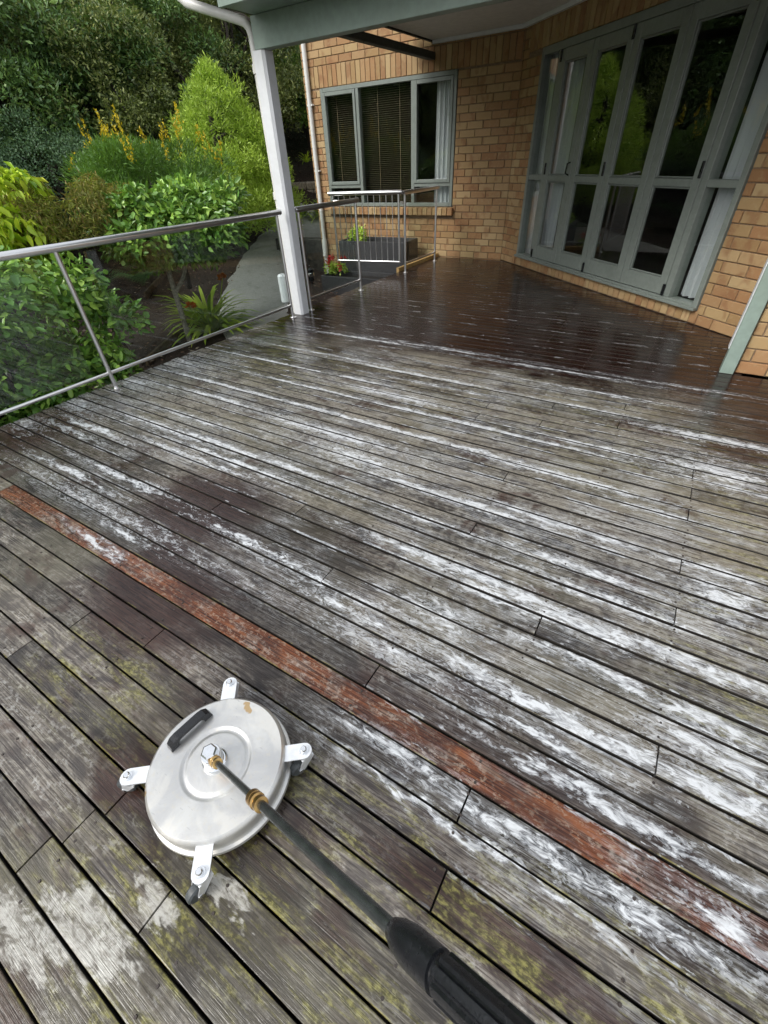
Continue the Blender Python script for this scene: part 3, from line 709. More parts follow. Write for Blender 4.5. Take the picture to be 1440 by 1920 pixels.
# folding doors
g = MB(); u0,u1,z0,z1 = DOOR
frame_rect(g, u0+.004, u1-.004, z0+.003, z1-.003, .055, -.03, .09, Md, .045, .07)
for um in (.90, 3.44): g.cbox(um-.035, um+.035, -.028, .088, z0+.05, z1-.075, .004, Md)
for a, b in ((.55,.864),(3.476,3.77)): g.cbox(a, b, -.022, .06, 1.04, 1.095, .004, Md)
dfr = hp(g.build('door_frame', M_FRAME))
for a, b in ((.55,.864),(3.476,3.77)):
    pane(a, b, .165, 1.039, .02, Md, dfr); pane(a, b, 1.096, 2.22, .02, Md, dfr)
pan = [(.937,1.505),(1.511,2.115),(2.121,2.767),(2.773,3.403)]
for i, (a, b) in enumerate(pan):
    g = MB(); za, zb = .170, 2.222
    frame_rect(g, a, b, za, zb, .085, -.035, .02, Md, .145, .105)
    g.cbox(a+.086, b-.086, -.033, .018, 1.035, 1.095, .004, Md)
    p = hp(g.build('door_panel', M_FRAME))
    bd = MB()
    for s0, s1, t0, t1 in ((a+.085,b-.085,za+.145,1.034),(a+.085,b-.085,1.096,zb-.105)):
        frame_rect(bd, s0+.002, s1-.002, t0+.002, t1-.002, .012, -.026, .0, Md)
    bd.build('glazing_bead', M_FRAME, p)
    pane(a+.087, b-.087, za+.147, 1.034, -.012, Md, p); pane(a+.087, b-.087, 1.096, zb-.107, -.012, Md, p)
    h = MB()
    if i in (0,):
        h.tube([Md @ Vector((b-.04,-.035,1.22)), Md @ Vector((b-.04,-.075,1.21)), Md @ Vector((b-.04,-.08,1.12)), Md @ Vector((b-.04,-.035,1.10))], .008, 8)
    hb_ = MB().cbox((a+.002 if i in (0,2) else b-.030), (a+.030 if i in (0,2) else b-.002), -.048, -.0355, 1.10, 1.22, .003, Md)
    if i != 2: hb_.build('hinge', M_BLACK, p)
    if i == 0: h.build('handle', M_BLACK, p)
    if i in (0, 1, 3):
        ub = b if i else a
        for zc in (za+.03, zb-.07): MB().cbox(ub-.018, ub+.012, -.05, -.036, zc-.03, zc+.07, .003, Md).build('pivot', M_BLACK, p)
MB().cbox(u0-.0, u1+.0, -.06, -.0315, z0+.004, z0+.03, .003, Md).build('sill_nose', M_FRAME, dfr)
# rooms behind
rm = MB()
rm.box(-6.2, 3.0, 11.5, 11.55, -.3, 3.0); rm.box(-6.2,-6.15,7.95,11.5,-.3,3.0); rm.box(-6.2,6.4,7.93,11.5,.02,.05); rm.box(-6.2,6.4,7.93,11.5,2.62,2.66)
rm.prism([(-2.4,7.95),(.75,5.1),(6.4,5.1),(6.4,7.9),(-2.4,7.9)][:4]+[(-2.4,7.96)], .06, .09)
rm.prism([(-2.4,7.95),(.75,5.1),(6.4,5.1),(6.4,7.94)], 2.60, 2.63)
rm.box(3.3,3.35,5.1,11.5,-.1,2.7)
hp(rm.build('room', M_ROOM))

# ---- curtains and blind (things of their own)
def curtain(name, M, u0, u1, z0, z1, y, label, folds=7, amp=.022, lean=0.0):
    g = MB(); n = folds*8; rows = 6; rr = random.Random(folds)
    ph = [rr.uniform(-.6,.6) for _ in range(n+1)]
    for j in range(rows+1):
        f = j/rows
        for i in range(n+1):
            s_ = i/n; a = 2*math.pi*folds*s_+ph[i//8]*.8
            g.v.append(M @ Vector((u0+(u1-u0)*s_+lean*f, y+amp*math.sin(a)*(1-.25*f)+.006*math.sin(3*a+f*3), z0+(z1-z0)*f)))
    for j in range(rows):
        for i in range(n): a = j*(n+1)+i; g.f.append((a,a+1,a+n+2,a+n+1))
    o = g.build(name, M_CURTAIN, smooth=True)
    return tag(o, label, 'curtain', 'sheer curtains')
curtain('curtain', Mw, -3.96, -3.66, .72, 2.2, .105, 'pale sheer curtain at the right edge of the three-light window', 4)
curtain('curtain', Md, .16, .62, .15, 2.24, .12, 'pale sheer curtain behind the narrow sidelight beside the first folding door panel', 5, .012)
curtain('curtain', Md, .80, 1.18, .15, 2.12, .12, 'gathered pale curtain behind the first folding door panel', 6)
curtain('curtain', Md, 3.46, 3.84, .17, 2.24, .13, 'pale curtain behind the sidelight nearest the green pilaster', 5, .03)
bl = empty('venetian_blind', (-4.95, 7.93, .75))
tag(bl, 'brown slatted venetian blind inside the three-light window', 'blind')
g = MB()
for k in range(58):
    z = .02+k*.0255; g.box(-.98, .62, -.010, .010, z, z+.003, Matrix.Rotation(R(12),4,'X') if False else None)
g.build('slats', M_BLIND, bl)
g = MB()
for x in (-.85,-.45,-.05,.35): g.box(x-.004, x+.004, -.013, -.011, 0, 1.5)
g.build('ladder_tape', M_BLIND, bl)

# ------------------------------------------------------------------ balustrade
XR = -3.655
def rail_section(y0, y1, posts, panes, label, cap_start=False, zt=.975):
    root = empty('balustrade', (XR, y0, 0)); tag(root, label, 'railing', 'stainless and glass balustrade sections')
    def P(mb, nm, mat, sm=True):
        o = mb.build(nm, mat, root, sm); o.matrix_parent_inverse = Matrix.Translation((-XR,-y0,0)); return o
    P(MB().tube([(XR,y0,zt-.002),(XR,y0+.003,zt),(XR,y1-.003,zt),(XR,y1,zt-.002)], [.02,.0255,.0255,.02], 16), 'top_rail', M_STEEL)
    P(MB().tube([(XR,max(y0,posts[0]-.0 if y0>0 else y0),.125),(XR,posts[-1],.125)], .0135, 12), 'bottom_rail', M_STEEL)
    for yp in posts:
        P(MB().tube([(XR,yp,-.02),(XR,yp,zt-.02)], .0165, 12), 'post', M_STEEL)
        P(MB().lathe([(.038,0.001),(.038,.006),(.02,.009),(.018,.02)], 16, Matrix.Translation((XR,yp,0))), 'base_flange', M_STEEL)
    for a, b in panes:
        P(MB().box(XR-.004, XR+.004, a, b, .155, zt-.045), 'glass_panel', M_RGLASS, False)
rail_section(-1.6, 3.895, [-1.2,.28,1.68,3.835], [(-1.1,.2),(.37,1.55),(1.86,3.80)], 'long stainless and glass balustrade left of the white veranda post, in front of the hedge')
rail_section(4.125, 5.26, [4.16,5.2], [(4.22,5.13)], 'short stainless and glass balustrade between the white post and the open gate')
rail_section(6.36, 7.42, [6.39,7.36], [(6.50,7.28)], 'stainless and glass balustrade between the gate and the brick wall')
# open gate with thin rods
gate = empty('gate', (XR, 6.33, 0)); tag(gate, 'open stainless gate with thin vertical rods swung out over the planter', 'gate')
GL = 1.13; gd = Vector((-.985,-.17,0)).normalized(); 
def G(s_, z): return (gd.x*s_, gd.y*s_, z)
MB().tube([G(.0,.985),G(.03,.985),G(GL,.985)], [.02,.0255,.0255], 14).build('top_rail', M_STEEL, gate, True)
MB().tube([G(.05,.15),G(GL-.05,.15)], .0135, 10).build('bottom_rail', M_STEEL, gate, True)
for s_ in (.06, GL-.06): MB().tube([G(s_,.15),G(s_,.965)], .0145, 10).build('stile', M_STEEL, gate, True)
for k in range(10):
    s_ = .06+(GL-.12)*(k+1)/11; MB().tube([G(s_,.15),G(s_,.965)], .0052, 8).build('rod', M_STEEL, gate, True)
MB().cbox(-.03,.005,-.012,.012,.85,.88,.002).build('hinge', M_STEEL, gate)
MB().tube([G(GL-.06,.90),G(GL-.2,.90)], .011, 8).build('latch', M_STEEL, gate, True)
# yellow timber kick board by the brick wall
tag(MB().cbox(-3.83,-3.785,6.42,7.77,-.08,.05,.004).build('timber_kerb', plain('new_pine', (.52,.34,.13), .6, 0, 30, .15, .15)), 'raw yellow timber kerb along the deck edge below the far balustrade', 'timber')

# ------------------------------------------------------------------ surface cleaner
CC = Vector((-.688, .146, 0)); r = .187
cl = empty('surface_cleaner', CC); tag(cl, 'round stainless surface cleaner on four casters standing on the wet deck', 'cleaner')
ZT = .100
prof = [(r*.985,.030),(r*1.035,.030),(r*1.04,.036),(r*1.03,.041),(r*.99,.043),(r*.99,.085),(r*.975,.094),(r*.94,ZT),(r*.52,ZT+.001),(r*.50,ZT+.0005),(r*.475,ZT-.004),(r*.45,ZT-.0045),(r*.42,ZT-.001),(r*.39,ZT),(r*.15,ZT+.002),(.0005,ZT+.002)]
MB().lathe(prof, 96, cap=True).build('housing', M_DISC, cl, True)
MB().lathe([(r*.98,.006),(r*.985,.006),(r*.985,.0305),(r*.97,.0305),(r*.97,.006)], 64, cap=False).build('brush_skirt', M_BLACK, cl, True)
bolt_dirs = [(-.147,.181),(.181,.147),(-.180,-.145),(.150,-.183)]
for ci, (bx, by) in enumerate(bolt_dirs):
    a = math.atan2(by, bx); Mx = Matrix.Rotation(a, 4, 'Z')
    arm = MB(); n = 8; w = .021
    poly = [(r*.93,-w),(.236,-w)]+[(.236+w*math.sin(math.pi*k/n), -w*math.cos(math.pi*k/n)) for k in range(1,n)]+[(.236,w),(r*.93,w)]
    arm.prism(poly, .084, .088, Mx); ao = arm.build('caster_arm', M_ZINC, cl)
    MB().lathe([(.0125,.088),(.0125,.091),(.0085,.0912),(.0085,.1),(.006,.103),(.0005,.103)], 12, Mx @ Matrix.Translation((.236,0,0))).build('bolt', M_CHROME, ao, True)
    sw = [R(-75), R(-110), R(205), R(-100)][ci]                 # way each caster trails
    Mc = Mx @ Matrix.Translation((.236,0,0)) @ Matrix.Rotation(sw-a, 4, 'Z')
    cs = MB(); cs.lathe([(.019,.072),(.021,.074),(.021,.083),(.012,.0838)], 16, Mc)
    for s_ in (-1, 1):
        cs.prism([(-.018,.066),(.016,.072),(.034,.030),(.026,.022),(.016,.028)], -.0012, .0012, Mc @ Matrix.Translation((0,.0155*s_,0)) @ Matrix.Rotation(math.pi/2,4,'X'))
    cs.box(-.018,.018,-.0165,.0165,.0665,.0720,Mc)
    co = cs.build('caster_fork', M_ZINC, cl)
    MB().lathe([(.010,-.011),(.022,-.011),(.0268,-.007),(.0275,0),(.0268,.007),(.022,.011),(.010,.011)], 20, Mc @ Matrix.Translation((.028,0,.0275)) @ Matrix.Rotation(math.pi/2,4,'X')).build('wheel', M_RUBBER, co, True)
    MB().lathe([(.008,-.0175),(.008,.0175)], 10, Mc @ Matrix.Translation((.028,0,.0275)) @ Matrix.Rotation(math.pi/2,4,'X')).build('axle', M_CHROME, co, True)
# grip
ha = Vector((-.823-CC.x, .100-CC.y, ZT)); hb2 = Vector((-.808-CC.x, .232-CC.y, ZT))
d = (hb2-ha).normalized(); up = Vector((0,0,1)); side = d.cross(up)
hm = MB(); sec = []
L_ = (hb2-ha).length
pts = [(0,0),(0.004,.018),(.016,.030),(.03,.033),(L_-.03,.033),(L_-.016,.030),(L_-.004,.018),(L_,0)]
inn = [(.026,0),(.026,.012),(.032,.020),(.04,.021),(L_-.04,.021),(L_-.032,.020),(L_-.026,.012),(L_-.026,0)]
for s_ in (-1,1):
    for q in (pts, inn):
        for u_, z_ in q: hm.v.append(tuple(ha+d*u_+up*z_+side*(.0115*s_)))
K = 8
for k in range(K-1):
    hm.f.append((k, k+1, K+k+1, K+k)); hm.f.append((2*K+k+1, 2*K+k, 3*K+k, 3*K+k+1))
    hm.f.append((k+1, k, 2*K+k, 2*K+k+1)); hm.f.append((K+k, K+k+1, 3*K+k+1, 3*K+k))
hm.build('grip', M_BLACK, cl)
# swivel hub
MB().lathe([(.033,ZT-.004),(.033,.112),(.030,.116),(.026,.117),(.026,.150),(.024,.153),(.0005,.153)], 32).build('hub', M_CHROME, cl, True)
MB().lathe([(.021,.152),(.021,.166),(.017,.169),(.0005,.169)], 6).build('hub_nut', M_CHROME, cl)
# spray lance
def at_px(px, py, depth):
    v = Vector(((px-720)/F_PX, (py-960)/F_PX, 1))*depth
    return CAM_POS + Vector(RC[0])*v.x + Vector(RC[1])*v.y + Vector(RC[2])*v.z
LA = CC + Vector((.004,-.004,.138)); LB = Vector((-.006, .0, 0))
# the lance leans up from the hub towards the operator's right hand
LE = Vector((.2922, .0267, .8618))
LD_ = (LE-LA).normalized(); LL = (LE-LA).length
def LP(s_): return LA+LD_*s_
ln = empty('spray_lance', LA); tag(ln, 'dark spray lance with brass couplings and ribbed black handle leaning from the surface cleaner', 'lance')
def lp(mb, nm, mat, sm=True):
    o = mb.build(nm, mat, ln, sm); o.matrix_parent_inverse = Matrix.Translation(-LA); return o
QM = LD_.to_track_quat('Z','Y').to_matrix().to_4x4()
def lm(s_): return Matrix.Translation(LP(s_)) @ QM
lp(MB().tube([LP(.0),LP(.31)], .0078, 14), 'lower_tube', M_LANCE)
lp(MB().tube([LP(.3),LP(.90)], .0092, 14), 'lance_tube', M_LANCE)
def coupling(s0, sc_):
    prof = [(.008,0),(.015,0),(.015,.012),(.0125,.013),(.0125,.016),(.0155,.017),(.0155,.024),(.012,.026),(.012,.030),(.014,.031),(.014,.042),(.010,.043)]
    lp(MB().lathe([(a*sc_,z*sc_) for a,z in prof], 18, lm(s0)), 'coupling', M_BRASS)
coupling(.295, 1.1); coupling(.012, .95)
lp(MB().lathe([(.012,-.026),(.013,-.02),(.013,.0),(.010,.002)], 6, lm(.012)), 'hex_nut', M_BRASS, False)
SH = .775
lp(MB().lathe([(.0095,-.005),(.0125,-.002),(.018,.012),(.021,.03),(.022,.045),(.0217,.052)], 28, lm(SH)), 'handle_nose', M_BLACK)
hprof = MB(); n = 48
def rib(j): return .0205 + (.0022 if (j % 6) in (0,1,2,3) else -.001)
for k, z in enumerate((.0525,.08,.081,.088,.089,.50)):
    for j in range(n):
        a = 2*math.pi*j/n; rr_ = [.0218,.0218,.018,.018,None,None][k] or rib(j)
        hprof.v.append(tuple(lm(SH) @ Vector((rr_*math.cos(a), rr_*math.sin(a), z))))
for k in range(5):
    for j in range(n): a = k*n+j; b = k*n+(j+1)%n; hprof.f.append((a,b,b+n,a+n))
hprof.f.append(tuple(range(5*n,6*n)))
lp(hprof, 'handle_grip', M_BLACK)

# ------------------------------------------------------------------ planting
def np_mesh(name, V, Fq, mat):
    me = bpy.data.meshes.new(name); nv = len(V); nf = len(Fq); k = Fq.shape[1]
    me.vertices.add(nv); me.vertices.foreach_set('co', V.astype(np.float32).ravel())
    me.loops.add(nf*k); me.loops.foreach_set('vertex_index', Fq.astype(np.int32).ravel())
    me.polygons.add(nf); me.polygons.foreach_set('loop_start', np.arange(0, nf*k, k, dtype=np.int32))
    me.polygons.foreach_set('loop_total', np.full(nf, k, dtype=np.int32))
    me.update(calc_edges=True); me.materials.append(mat); return me
def unit(a): return a/np.maximum(np.linalg.norm(a, axis=1, keepdims=True), 1e-9)
def leaves(name, pos, dirs, nrm, length, width, mat, detail=False, droop=0.0):
    n = len(pos); d = unit(dirs); s_ = unit(np.cross(d, nrm)); u = np.cross(s_, d)
    L = length[:,None]; Wd = width[:,None]
    if not detail:
        V = np.stack([pos, pos+d*L*.45+s_*Wd*.5+u*L*.06, pos+d*L-u*L*droop, pos+d*L*.45-s_*Wd*.5+u*L*.06], 1).reshape(-1,3)
        b = np.arange(n)[:,None]*4
        Fq = np.concatenate([b+np.array([0,1,2]), b+np.array([0,2,3])], 0)
    else:
        V = np.stack([pos, pos+d*L*.28+s_*Wd*.45+u*L*.05, pos+d*L*.65+s_*Wd*.42+u*L*.03, pos+d*L-u*L*droop, pos+d*L*.65-s_*Wd*.42+u*L*.03, pos+d*L*.28-s_*Wd*.45+u*L*.05], 1).reshape(-1,3)
        b = np.arange(n)[:,None]*6
        Fq = np.concatenate([b+np.array([0,1,2,3]), b+np.array([0,3,4,5])], 0)
    return np_mesh(name, V, Fq, mat)
def crown(name, blobs, n, ll, wl, mat, detail=False, shell=(.72,1.05), upb=.5, droop=.15, outw=.7):
    bl = np.array(blobs, float); c = bl[:,:3]; rad = bl[:,3:6]
    a = (rad[:,0]*rad[:,1]+rad[:,1]*rad[:,2]+rad[:,0]*rad[:,2]); p = a/a.sum()
    k = RNG.choice(len(bl), n, p=p); v = unit(RNG.normal(size=(n,3)))
    v[:,2] = np.where(v[:,2] < -.35, -v[:,2], v[:,2])
    rr = RNG.uniform(shell[0], shell[1], (n,1)); pos = c[k]+v*rad[k]*rr
    dr = v*outw+RNG.normal(size=(n,3))*.55; dr[:,2] -= droop*2
    nr = np.array([0,0,1.0])*upb+v*.6+RNG.normal(size=(n,3))*.45
    return leaves(name, pos, dr, nr, RNG.uniform(*ll, n), RNG.uniform(*wl, n), mat, detail, droop)
def rblobs(nb, center, R_, r_lo, r_hi, shellmin=.45, zmin=-1):
    out = []
    while len(out) < nb:
        v = RNG.normal(size=3); v /= np.linalg.norm(v)
        if v[2] < zmin: continue
        f = RNG.uniform(shellmin, 1)**.6; q = np.array(center)+v*np.array(R_)*f; r0 = RNG.uniform(r_lo, r_hi)
        out.append((*q, r0*RNG.uniform(.85,1.2), r0*RNG.uniform(.85,1.2), r0*RNG.uniform(.7,.95)))
    return out
def trunk_mesh(h, r0, limbs, mat=M_BARKD, lean=(0,0), name='trunk'):
    g = MB(); pts = []
    for i in range(6):
        f = i/5; pts.append((lean[0]*f+.06*math.sin(f*5), lean[1]*f+.05*math.cos(f*4)-.05, h*f-.15*(1-f)))
    g.tube(pts, [r0*(1.25-.75*i/5) for i in range(6)], 8)
    for q in limbs:
        s0 = pts[random.randint(2,5)]; mid = [(s0[k]*.5+q[k]*.5)+(.12 if k==2 else random.uniform(-.1,.1)) for k in range(3)]
        g.tube([s0, mid, q], [r0*.42, r0*.28, r0*.09], 6)
    return g.mesh(name, mat, True)
def plant(name, loc, label, cat, cm, tm, group=None, rz=0.0, sc=1.0, cname='crown', tname='trunk'):
    t = empty(name, loc, rz); t.scale = (sc,)*3 if not isinstance(sc, tuple) else sc
    tag(t, label, cat, group); link(cname, cm, t)
    if tm: link(tname, tm, t)
    return t

# camellia hedge right outside the balustrade
hb_l = []
for i in range(165):
    y = RNG.uniform(-1.2, 2.3); x = RNG.uniform(-4.95, -4.05); z = RNG.uniform(-.55, .83)
    if y > 1.8: z = min(z, .55+(2.0-y)); x -= (y-1.8)*.4
    r0 = RNG.uniform(.16,.30); hb_l.append((x+4.4, y-.6, z+.5, r0, r0, r0*.9))
cm = crown('foliage', hb_l, 24000, (.04,.105), (.022,.052), L_CAM, True, (.6,1.08), .5, .12)
stems = MB()
for k in range(14):
    x = RNG.uniform(-.4,.2); y = RNG.uniform(-1.6,1.2); stems.tube([(x,y,-.1),(x+.06,y+.03,.6),(x+RNG.uniform(-.2,.2),y+RNG.uniform(-.2,.2),1.2)], [.02,.016,.008], 6)
plant('camellia_hedge', (-4.4,.6,-.5), 'glossy dark green camellia hedge pressed against the glass balustrade', 'hedge', cm, stems.mesh('stems', M_BARKD), cname='foliage', tname='stems')

# lime coloured drooping shrub
lb = rblobs(34, (0,0,1.5), (.75,.8,.5), .16, .27)
cm = crown('foliage', lb, 2600, (.10,.15), (.042,.065), L_LIME, True, (.6,1.05), .8, .4, .8)
plant('lime_shrub', (-6.05,2.05,-.5), 'lime-yellow shrub with drooping pointed leaves at the left edge', 'shrub', cm, trunk_mesh(1.2,.035,[(.4,.3,1.4),(-.4,.2,1.5),(.1,-.5,1.4)]), cname='foliage')
# cut-leaf maple mound
lb = rblobs(40, (0,0,1.38), (.75,.75,.38), .12, .22, .5, -.2)
cm = crown('foliage', lb, 15000, (.04,.075), (.006,.013), L_MAPLE, False, (.6,1.08), .6, .3, .6)
plant('maple_shrub', (-5.95,3.05,-.5), 'olive and russet cut-leaf maple mound above the hedge', 'shrub', cm, trunk_mesh(.95,.03,[(.3,.3,1.1),(-.4,.2,1.1)]), cname='foliage')
# small camellia tree
lb = rblobs(60, (.12,.2,1.3), (.85,.9,.42), .15, .26, .45)+rblobs(8, (.2,.3,1.0), (.3,.35,.15), .14,.2)
cm = crown('crown', lb, 11500, (.045,.11), (.025,.056), L_CAM, True, (.55,1.08), .6, .15)
tm = MB()
tm.tube([(0,0,-.05),(-.03,.02,.3),(.0,.0,.62),(-.06,.05,.95),(-.1,.1,1.3)], [.042,.035,.033,.03,.022], 8)
tm.tube([(.0,.0,.6),(.13,.1,.78),(.22,.18,1.0),(.35,.3,1.3)], [.026,.022,.018,.012], 7)
tm.tube([(-.05,.04,.9),(-.3,-.1,1.1),(-.5,-.2,1.4)], [.02,.016,.01], 6)
plant('camellia_tree', (-5.60,3.78,-.5), 'small camellia tree with pale bare trunk and glossy leaves behind the glass', 'tree', cm, tm.mesh('trunk', M_BARK, True))
# yellow flowering broom
lb = rblobs(46, (0,0,1.15), (1.05,1.05,.55), .2, .33, .4, -.2)
cm = crown('foliage', lb, 16000, (.06,.12), (.008,.015), L_YELG, False, (.6,1.08), .3, -.15, .8)
t = plant('broom_shrub', (-7.05,5.05,-.05), 'dark green broom shrub topped with bright yellow flower spikes', 'shrub', cm, trunk_mesh(1.1,.04,[(.4,.3,1.3),(-.5,.2,1.4)]), cname='foliage')
fl = []
for k in range(30):
    a = RNG.uniform(0, 6.28); rr_ = RNG.uniform(.2,1.0)**.6*1.1; bx, by = rr_*math.cos(a), rr_*math.sin(a); bz = 1.15+.75*math.sqrt(max(0.02,1-(rr_/1.2)**2))-.08
    h = RNG.uniform(.12,.34); lx, ly = RNG.uniform(-.08,.08,2)
    for q in range(40):
        f = RNG.uniform(0,1); fl.append((bx+lx*f+RNG.normal()*.018*(1.3-f), by+ly*f+RNG.normal()*.018*(1.3-f), bz+h*f))
fl = np.array(fl); nf = len(fl)
link('flower_spikes', leaves('flower_spikes', fl, RNG.normal(size=(nf,3))*.5+[0,0,.9], RNG.normal(size=(nf,3)), RNG.uniform(.02,.045,nf), RNG.uniform(.012,.02,nf), L_YEL), t)
# bright green conifer-like shrub
lb = []
for i in range(260):
    f = RNG.uniform(0,1)**1.2; z = .5+f*2.2; rad = 1.38*(1-f**1.9)**.75*RNG.uniform(.55,1.0); a = RNG.uniform(0,6.28)
    r0 = RNG.uniform(.18,.32)*(1-.35*f); lb.append((rad*math.cos(a)*.86, rad*math.sin(a)*.86, z, r0, r0, r0*1.15))
cm = crown('crown', lb, 60000, (.05,.09), (.012,.022), L_CON, False, (.55,1.1), .2, -.12, .8)
plant('bright_evergreen', (-8.0,7.3,-.15), 'tall bright yellow-green conical evergreen beside the veranda post', 'tree', cm, trunk_mesh(2.4,.08,[(.3,.2,1.8),(-.3,.1,2.2)]))

EVG = bpy.data.objects['bright_evergreen']
for (x, y, sc_, lb_) in ((-10.7,.1,.9,'bright evergreen reflected in the left pane of the three-light window'),(-9.6,-1.0,.7,'smaller bright evergreen reflected in the middle pane of the window')):
    plant('bright_evergreen', (x,y,ter(x,y)-.3), lb_, 'tree', EVG.children[0].data, EVG.children[1].data, 'evergreens off to the left', 1.0, sc_)
# broadleaf shrub on the bank past the house corner
lb = rblobs(60, (0,0,1.35), (1.0,1.0,1.0), .2, .34, .45, -.8)
cm = crown('crown', lb, 11000, (.07,.12), (.035,.06), L_CAM, False, (.55,1.08), .6, .15)
plant('broadleaf_shrub', (-9.75,11.9,ter(-9.75,11.9)-.1), 'mid green broadleaf shrub on the bank between post and house corner', 'shrub', cm, trunk_mesh(1.3,.05,[(.4,.3,1.5),(-.5,.2,1.7)]))
# dense native bush on the hillside
def bush_tree(nm, hgt, rx, mat, n, ll, wl, nb=75):
    lb = rblobs(nb, (0,0,hgt*.58), (rx,rx,hgt*.42), .38*rx/2, .62*rx/2, .5, -.75)
    cm = crown(nm, lb, n, ll, wl, mat, False, (.45,1.1), .4, .05, .6)
    lim = [tuple(lb[i][:3]) for i in range(0, len(lb), 9)]
    return cm, trunk_mesh(hgt*.75, .13, lim)
KT = [bush_tree('crown', 5.2, 2.0, L_DK, 36000, (.04,.125), (.018,.05)), bush_tree('crown', 4.6, 1.9, L_DK2, 32000, (.045,.14), (.02,.058)),
      bush_tree('crown', 3.6, 1.8, L_DK3, 26000, (.05,.09), (.02,.035)), bush_tree('crown', 5.6, 1.7, L_DK, 30000, (.05,.095), (.02,.04), 95)]
GL_ = ['olive-leaved native tree in the dense bush on the hillside', 'dark green native tree in the dense bush on the hillside', 'bluish-green native shrub tree in the dense bush on the hillside', 'tall olive native tree in the dense bush on the hillside']
TR = []
rt = random.Random(3)
for d_, step, zs in ((13.2,9,.8),(16.5,7.5,1.0),(20.5,7,1.1),(25,6.5,1.15),(30,6.5,1.2)):
    az = 8
    while az < 78:
        a = R(az+rt.uniform(-2.5,2.5)); dd = d_+rt.uniform(-1,1)
        x = -math.cos(a)*dd; y = math.sin(a)*dd
        if not (x > -9.6 and y > 6 and dd < 14.5) and not (x > -8 ): TR.append((x, y, zs*rt.uniform(.85,1.15)))
        az += step*rt.uniform(.8,1.2)
TR += [(-9.9,5.0,.62),(-9.2,3.2,.6),(-10.6,6.9,.8),(-8.6,1.2,.65),(-10.9,9.0,.75),(-11.2,13.2,.9),(-9.6,14.2,.9),(-8.0,15.5,1.2),(-10.8,1.5,1.0),(-11,-1.5,1.0),(-12.5,2.8,1.0),(-13.5,4.6,1.1),(-6.5,17,1.3)]
for i, (x, y, s_) in enumerate(TR):
    k = rt.choice([0,0,1,2,3,1]) if s_ > .7 else rt.choice([2,1,2])
    cm, tm = KT[k]
    plant('bush_tree', (x,y,ter(x,y)-.15), GL_[k], 'tree', cm, tm, 'trees massed in the bush on the hillside', rt.uniform(0,6.28), s_)
# trees on the open side of the garden, seen reflected in the glazing
for i, (x, y, s_) in enumerate([(-10,-2.2,1.0),(-12.2,-4.5,1.2),(-9.6,-5.5,.9),(-14,-8,1.3),(-12,-10,1.2),(-17,-6,1.5),(-16,-11.5,1.5),(-9,-13,1.1),(-20,-10,1.6),(0,-17,1.0)]):
    cm, tm = KT[i % 2]
    plant('bush_tree', (x,y,-.6), 'native tree across the garden, seen reflected in the window', 'tree', cm, tm, 'trees across the garden', rt.uniform(0,6.28), s_)

# strap-leaved clumps
def strap_clump(name, loc, n, ln_, wd, mat, label, flowers=None, arch=.6, cat='plant', group=None):
    V = []; Fq = []
    for i in range(n):
        a = RNG.uniform(0,6.28); L = RNG.uniform(*ln_); el = RNG.uniform(.35,1.35); w = RNG.uniform(*wd)
        h = np.array([math.cos(a), math.sin(a), 0]); s_ = np.array([-math.sin(a), math.cos(a), 0]); p = h*RNG.uniform(.0,.05); e_ = el; b = len(V); st = L/5
        for k in range(6):
            ww = w*(.7+.5*math.sin(math.pi*min(1,(k+.6)/5.6)))*(1 if k < 5 else .12); 
            V += [p+s_*ww/2, p-s_*ww/2]
            p = p+st*(h*math.cos(e_)+np.array([0,0,1])*math.sin(e_)); e_ -= arch*RNG.uniform(.25,.6)
        for k in range(5): Fq.append((b+2*k, b+2*k+1, b+2*k+3, b+2*k+2))
    o = empty(name, loc); tag(o, label, cat, group); link('leaf_blades', np_mesh('leaf_blades', np.array(V), np.array(Fq), mat), o)
    for (fx,fy,fz,r0,fm) in flowers or []:
        k = 60; v = unit(RNG.normal(size=(k,3))); v[:,2] = np.abs(v[:,2])*.9
        fo = link('flower_head', leaves('flower_head', np.array([fx,fy,fz])+v*r0*.45, v+RNG.normal(size=(k,3))*.2, RNG.normal(size=(k,3)), np.full(k,r0*.75), np.full(k,r0*.4), fm), o)
        MB().tube([(fx*.2,fy*.2,0),(fx*.7,fy*.7,fz*.6),(fx,fy,fz)], .006, 5).build('flower_stalk', L_STRAP, fo)
    return o
strap_clump('clivia', (-5.62,4.2,-.5), 120, (.55,.9), (.032,.048), L_STRAP, 'strap-leaved clivia with two orange flower heads below the deck', [(.12,-.32,.42,.075,L_ORANGE),(-.02,.42,.62,.07,L_ORANGE)], .7)
strap_clump('strap_leaf_clump', (-8.5,9.85,.3), 40, (.4,.7), (.03,.045), L_STRAP, 'pale strap-leaved clump in front of the stone retaining wall', arch=.6)
strap_clump('strap_leaf_clump', (-8.0,10.05,.3), 40, (.4,.65), (.03,.045), L_STRAP, 'pale strap-leaved clump by the house corner downpipe', arch=.6)
strap_clump('lime_tuft', (-9.1,10.95,1.35), 30, (.2,.4), (.02,.03), L_LIME, 'small lime tuft on the mulched bank above the retaining wall', arch=.6)
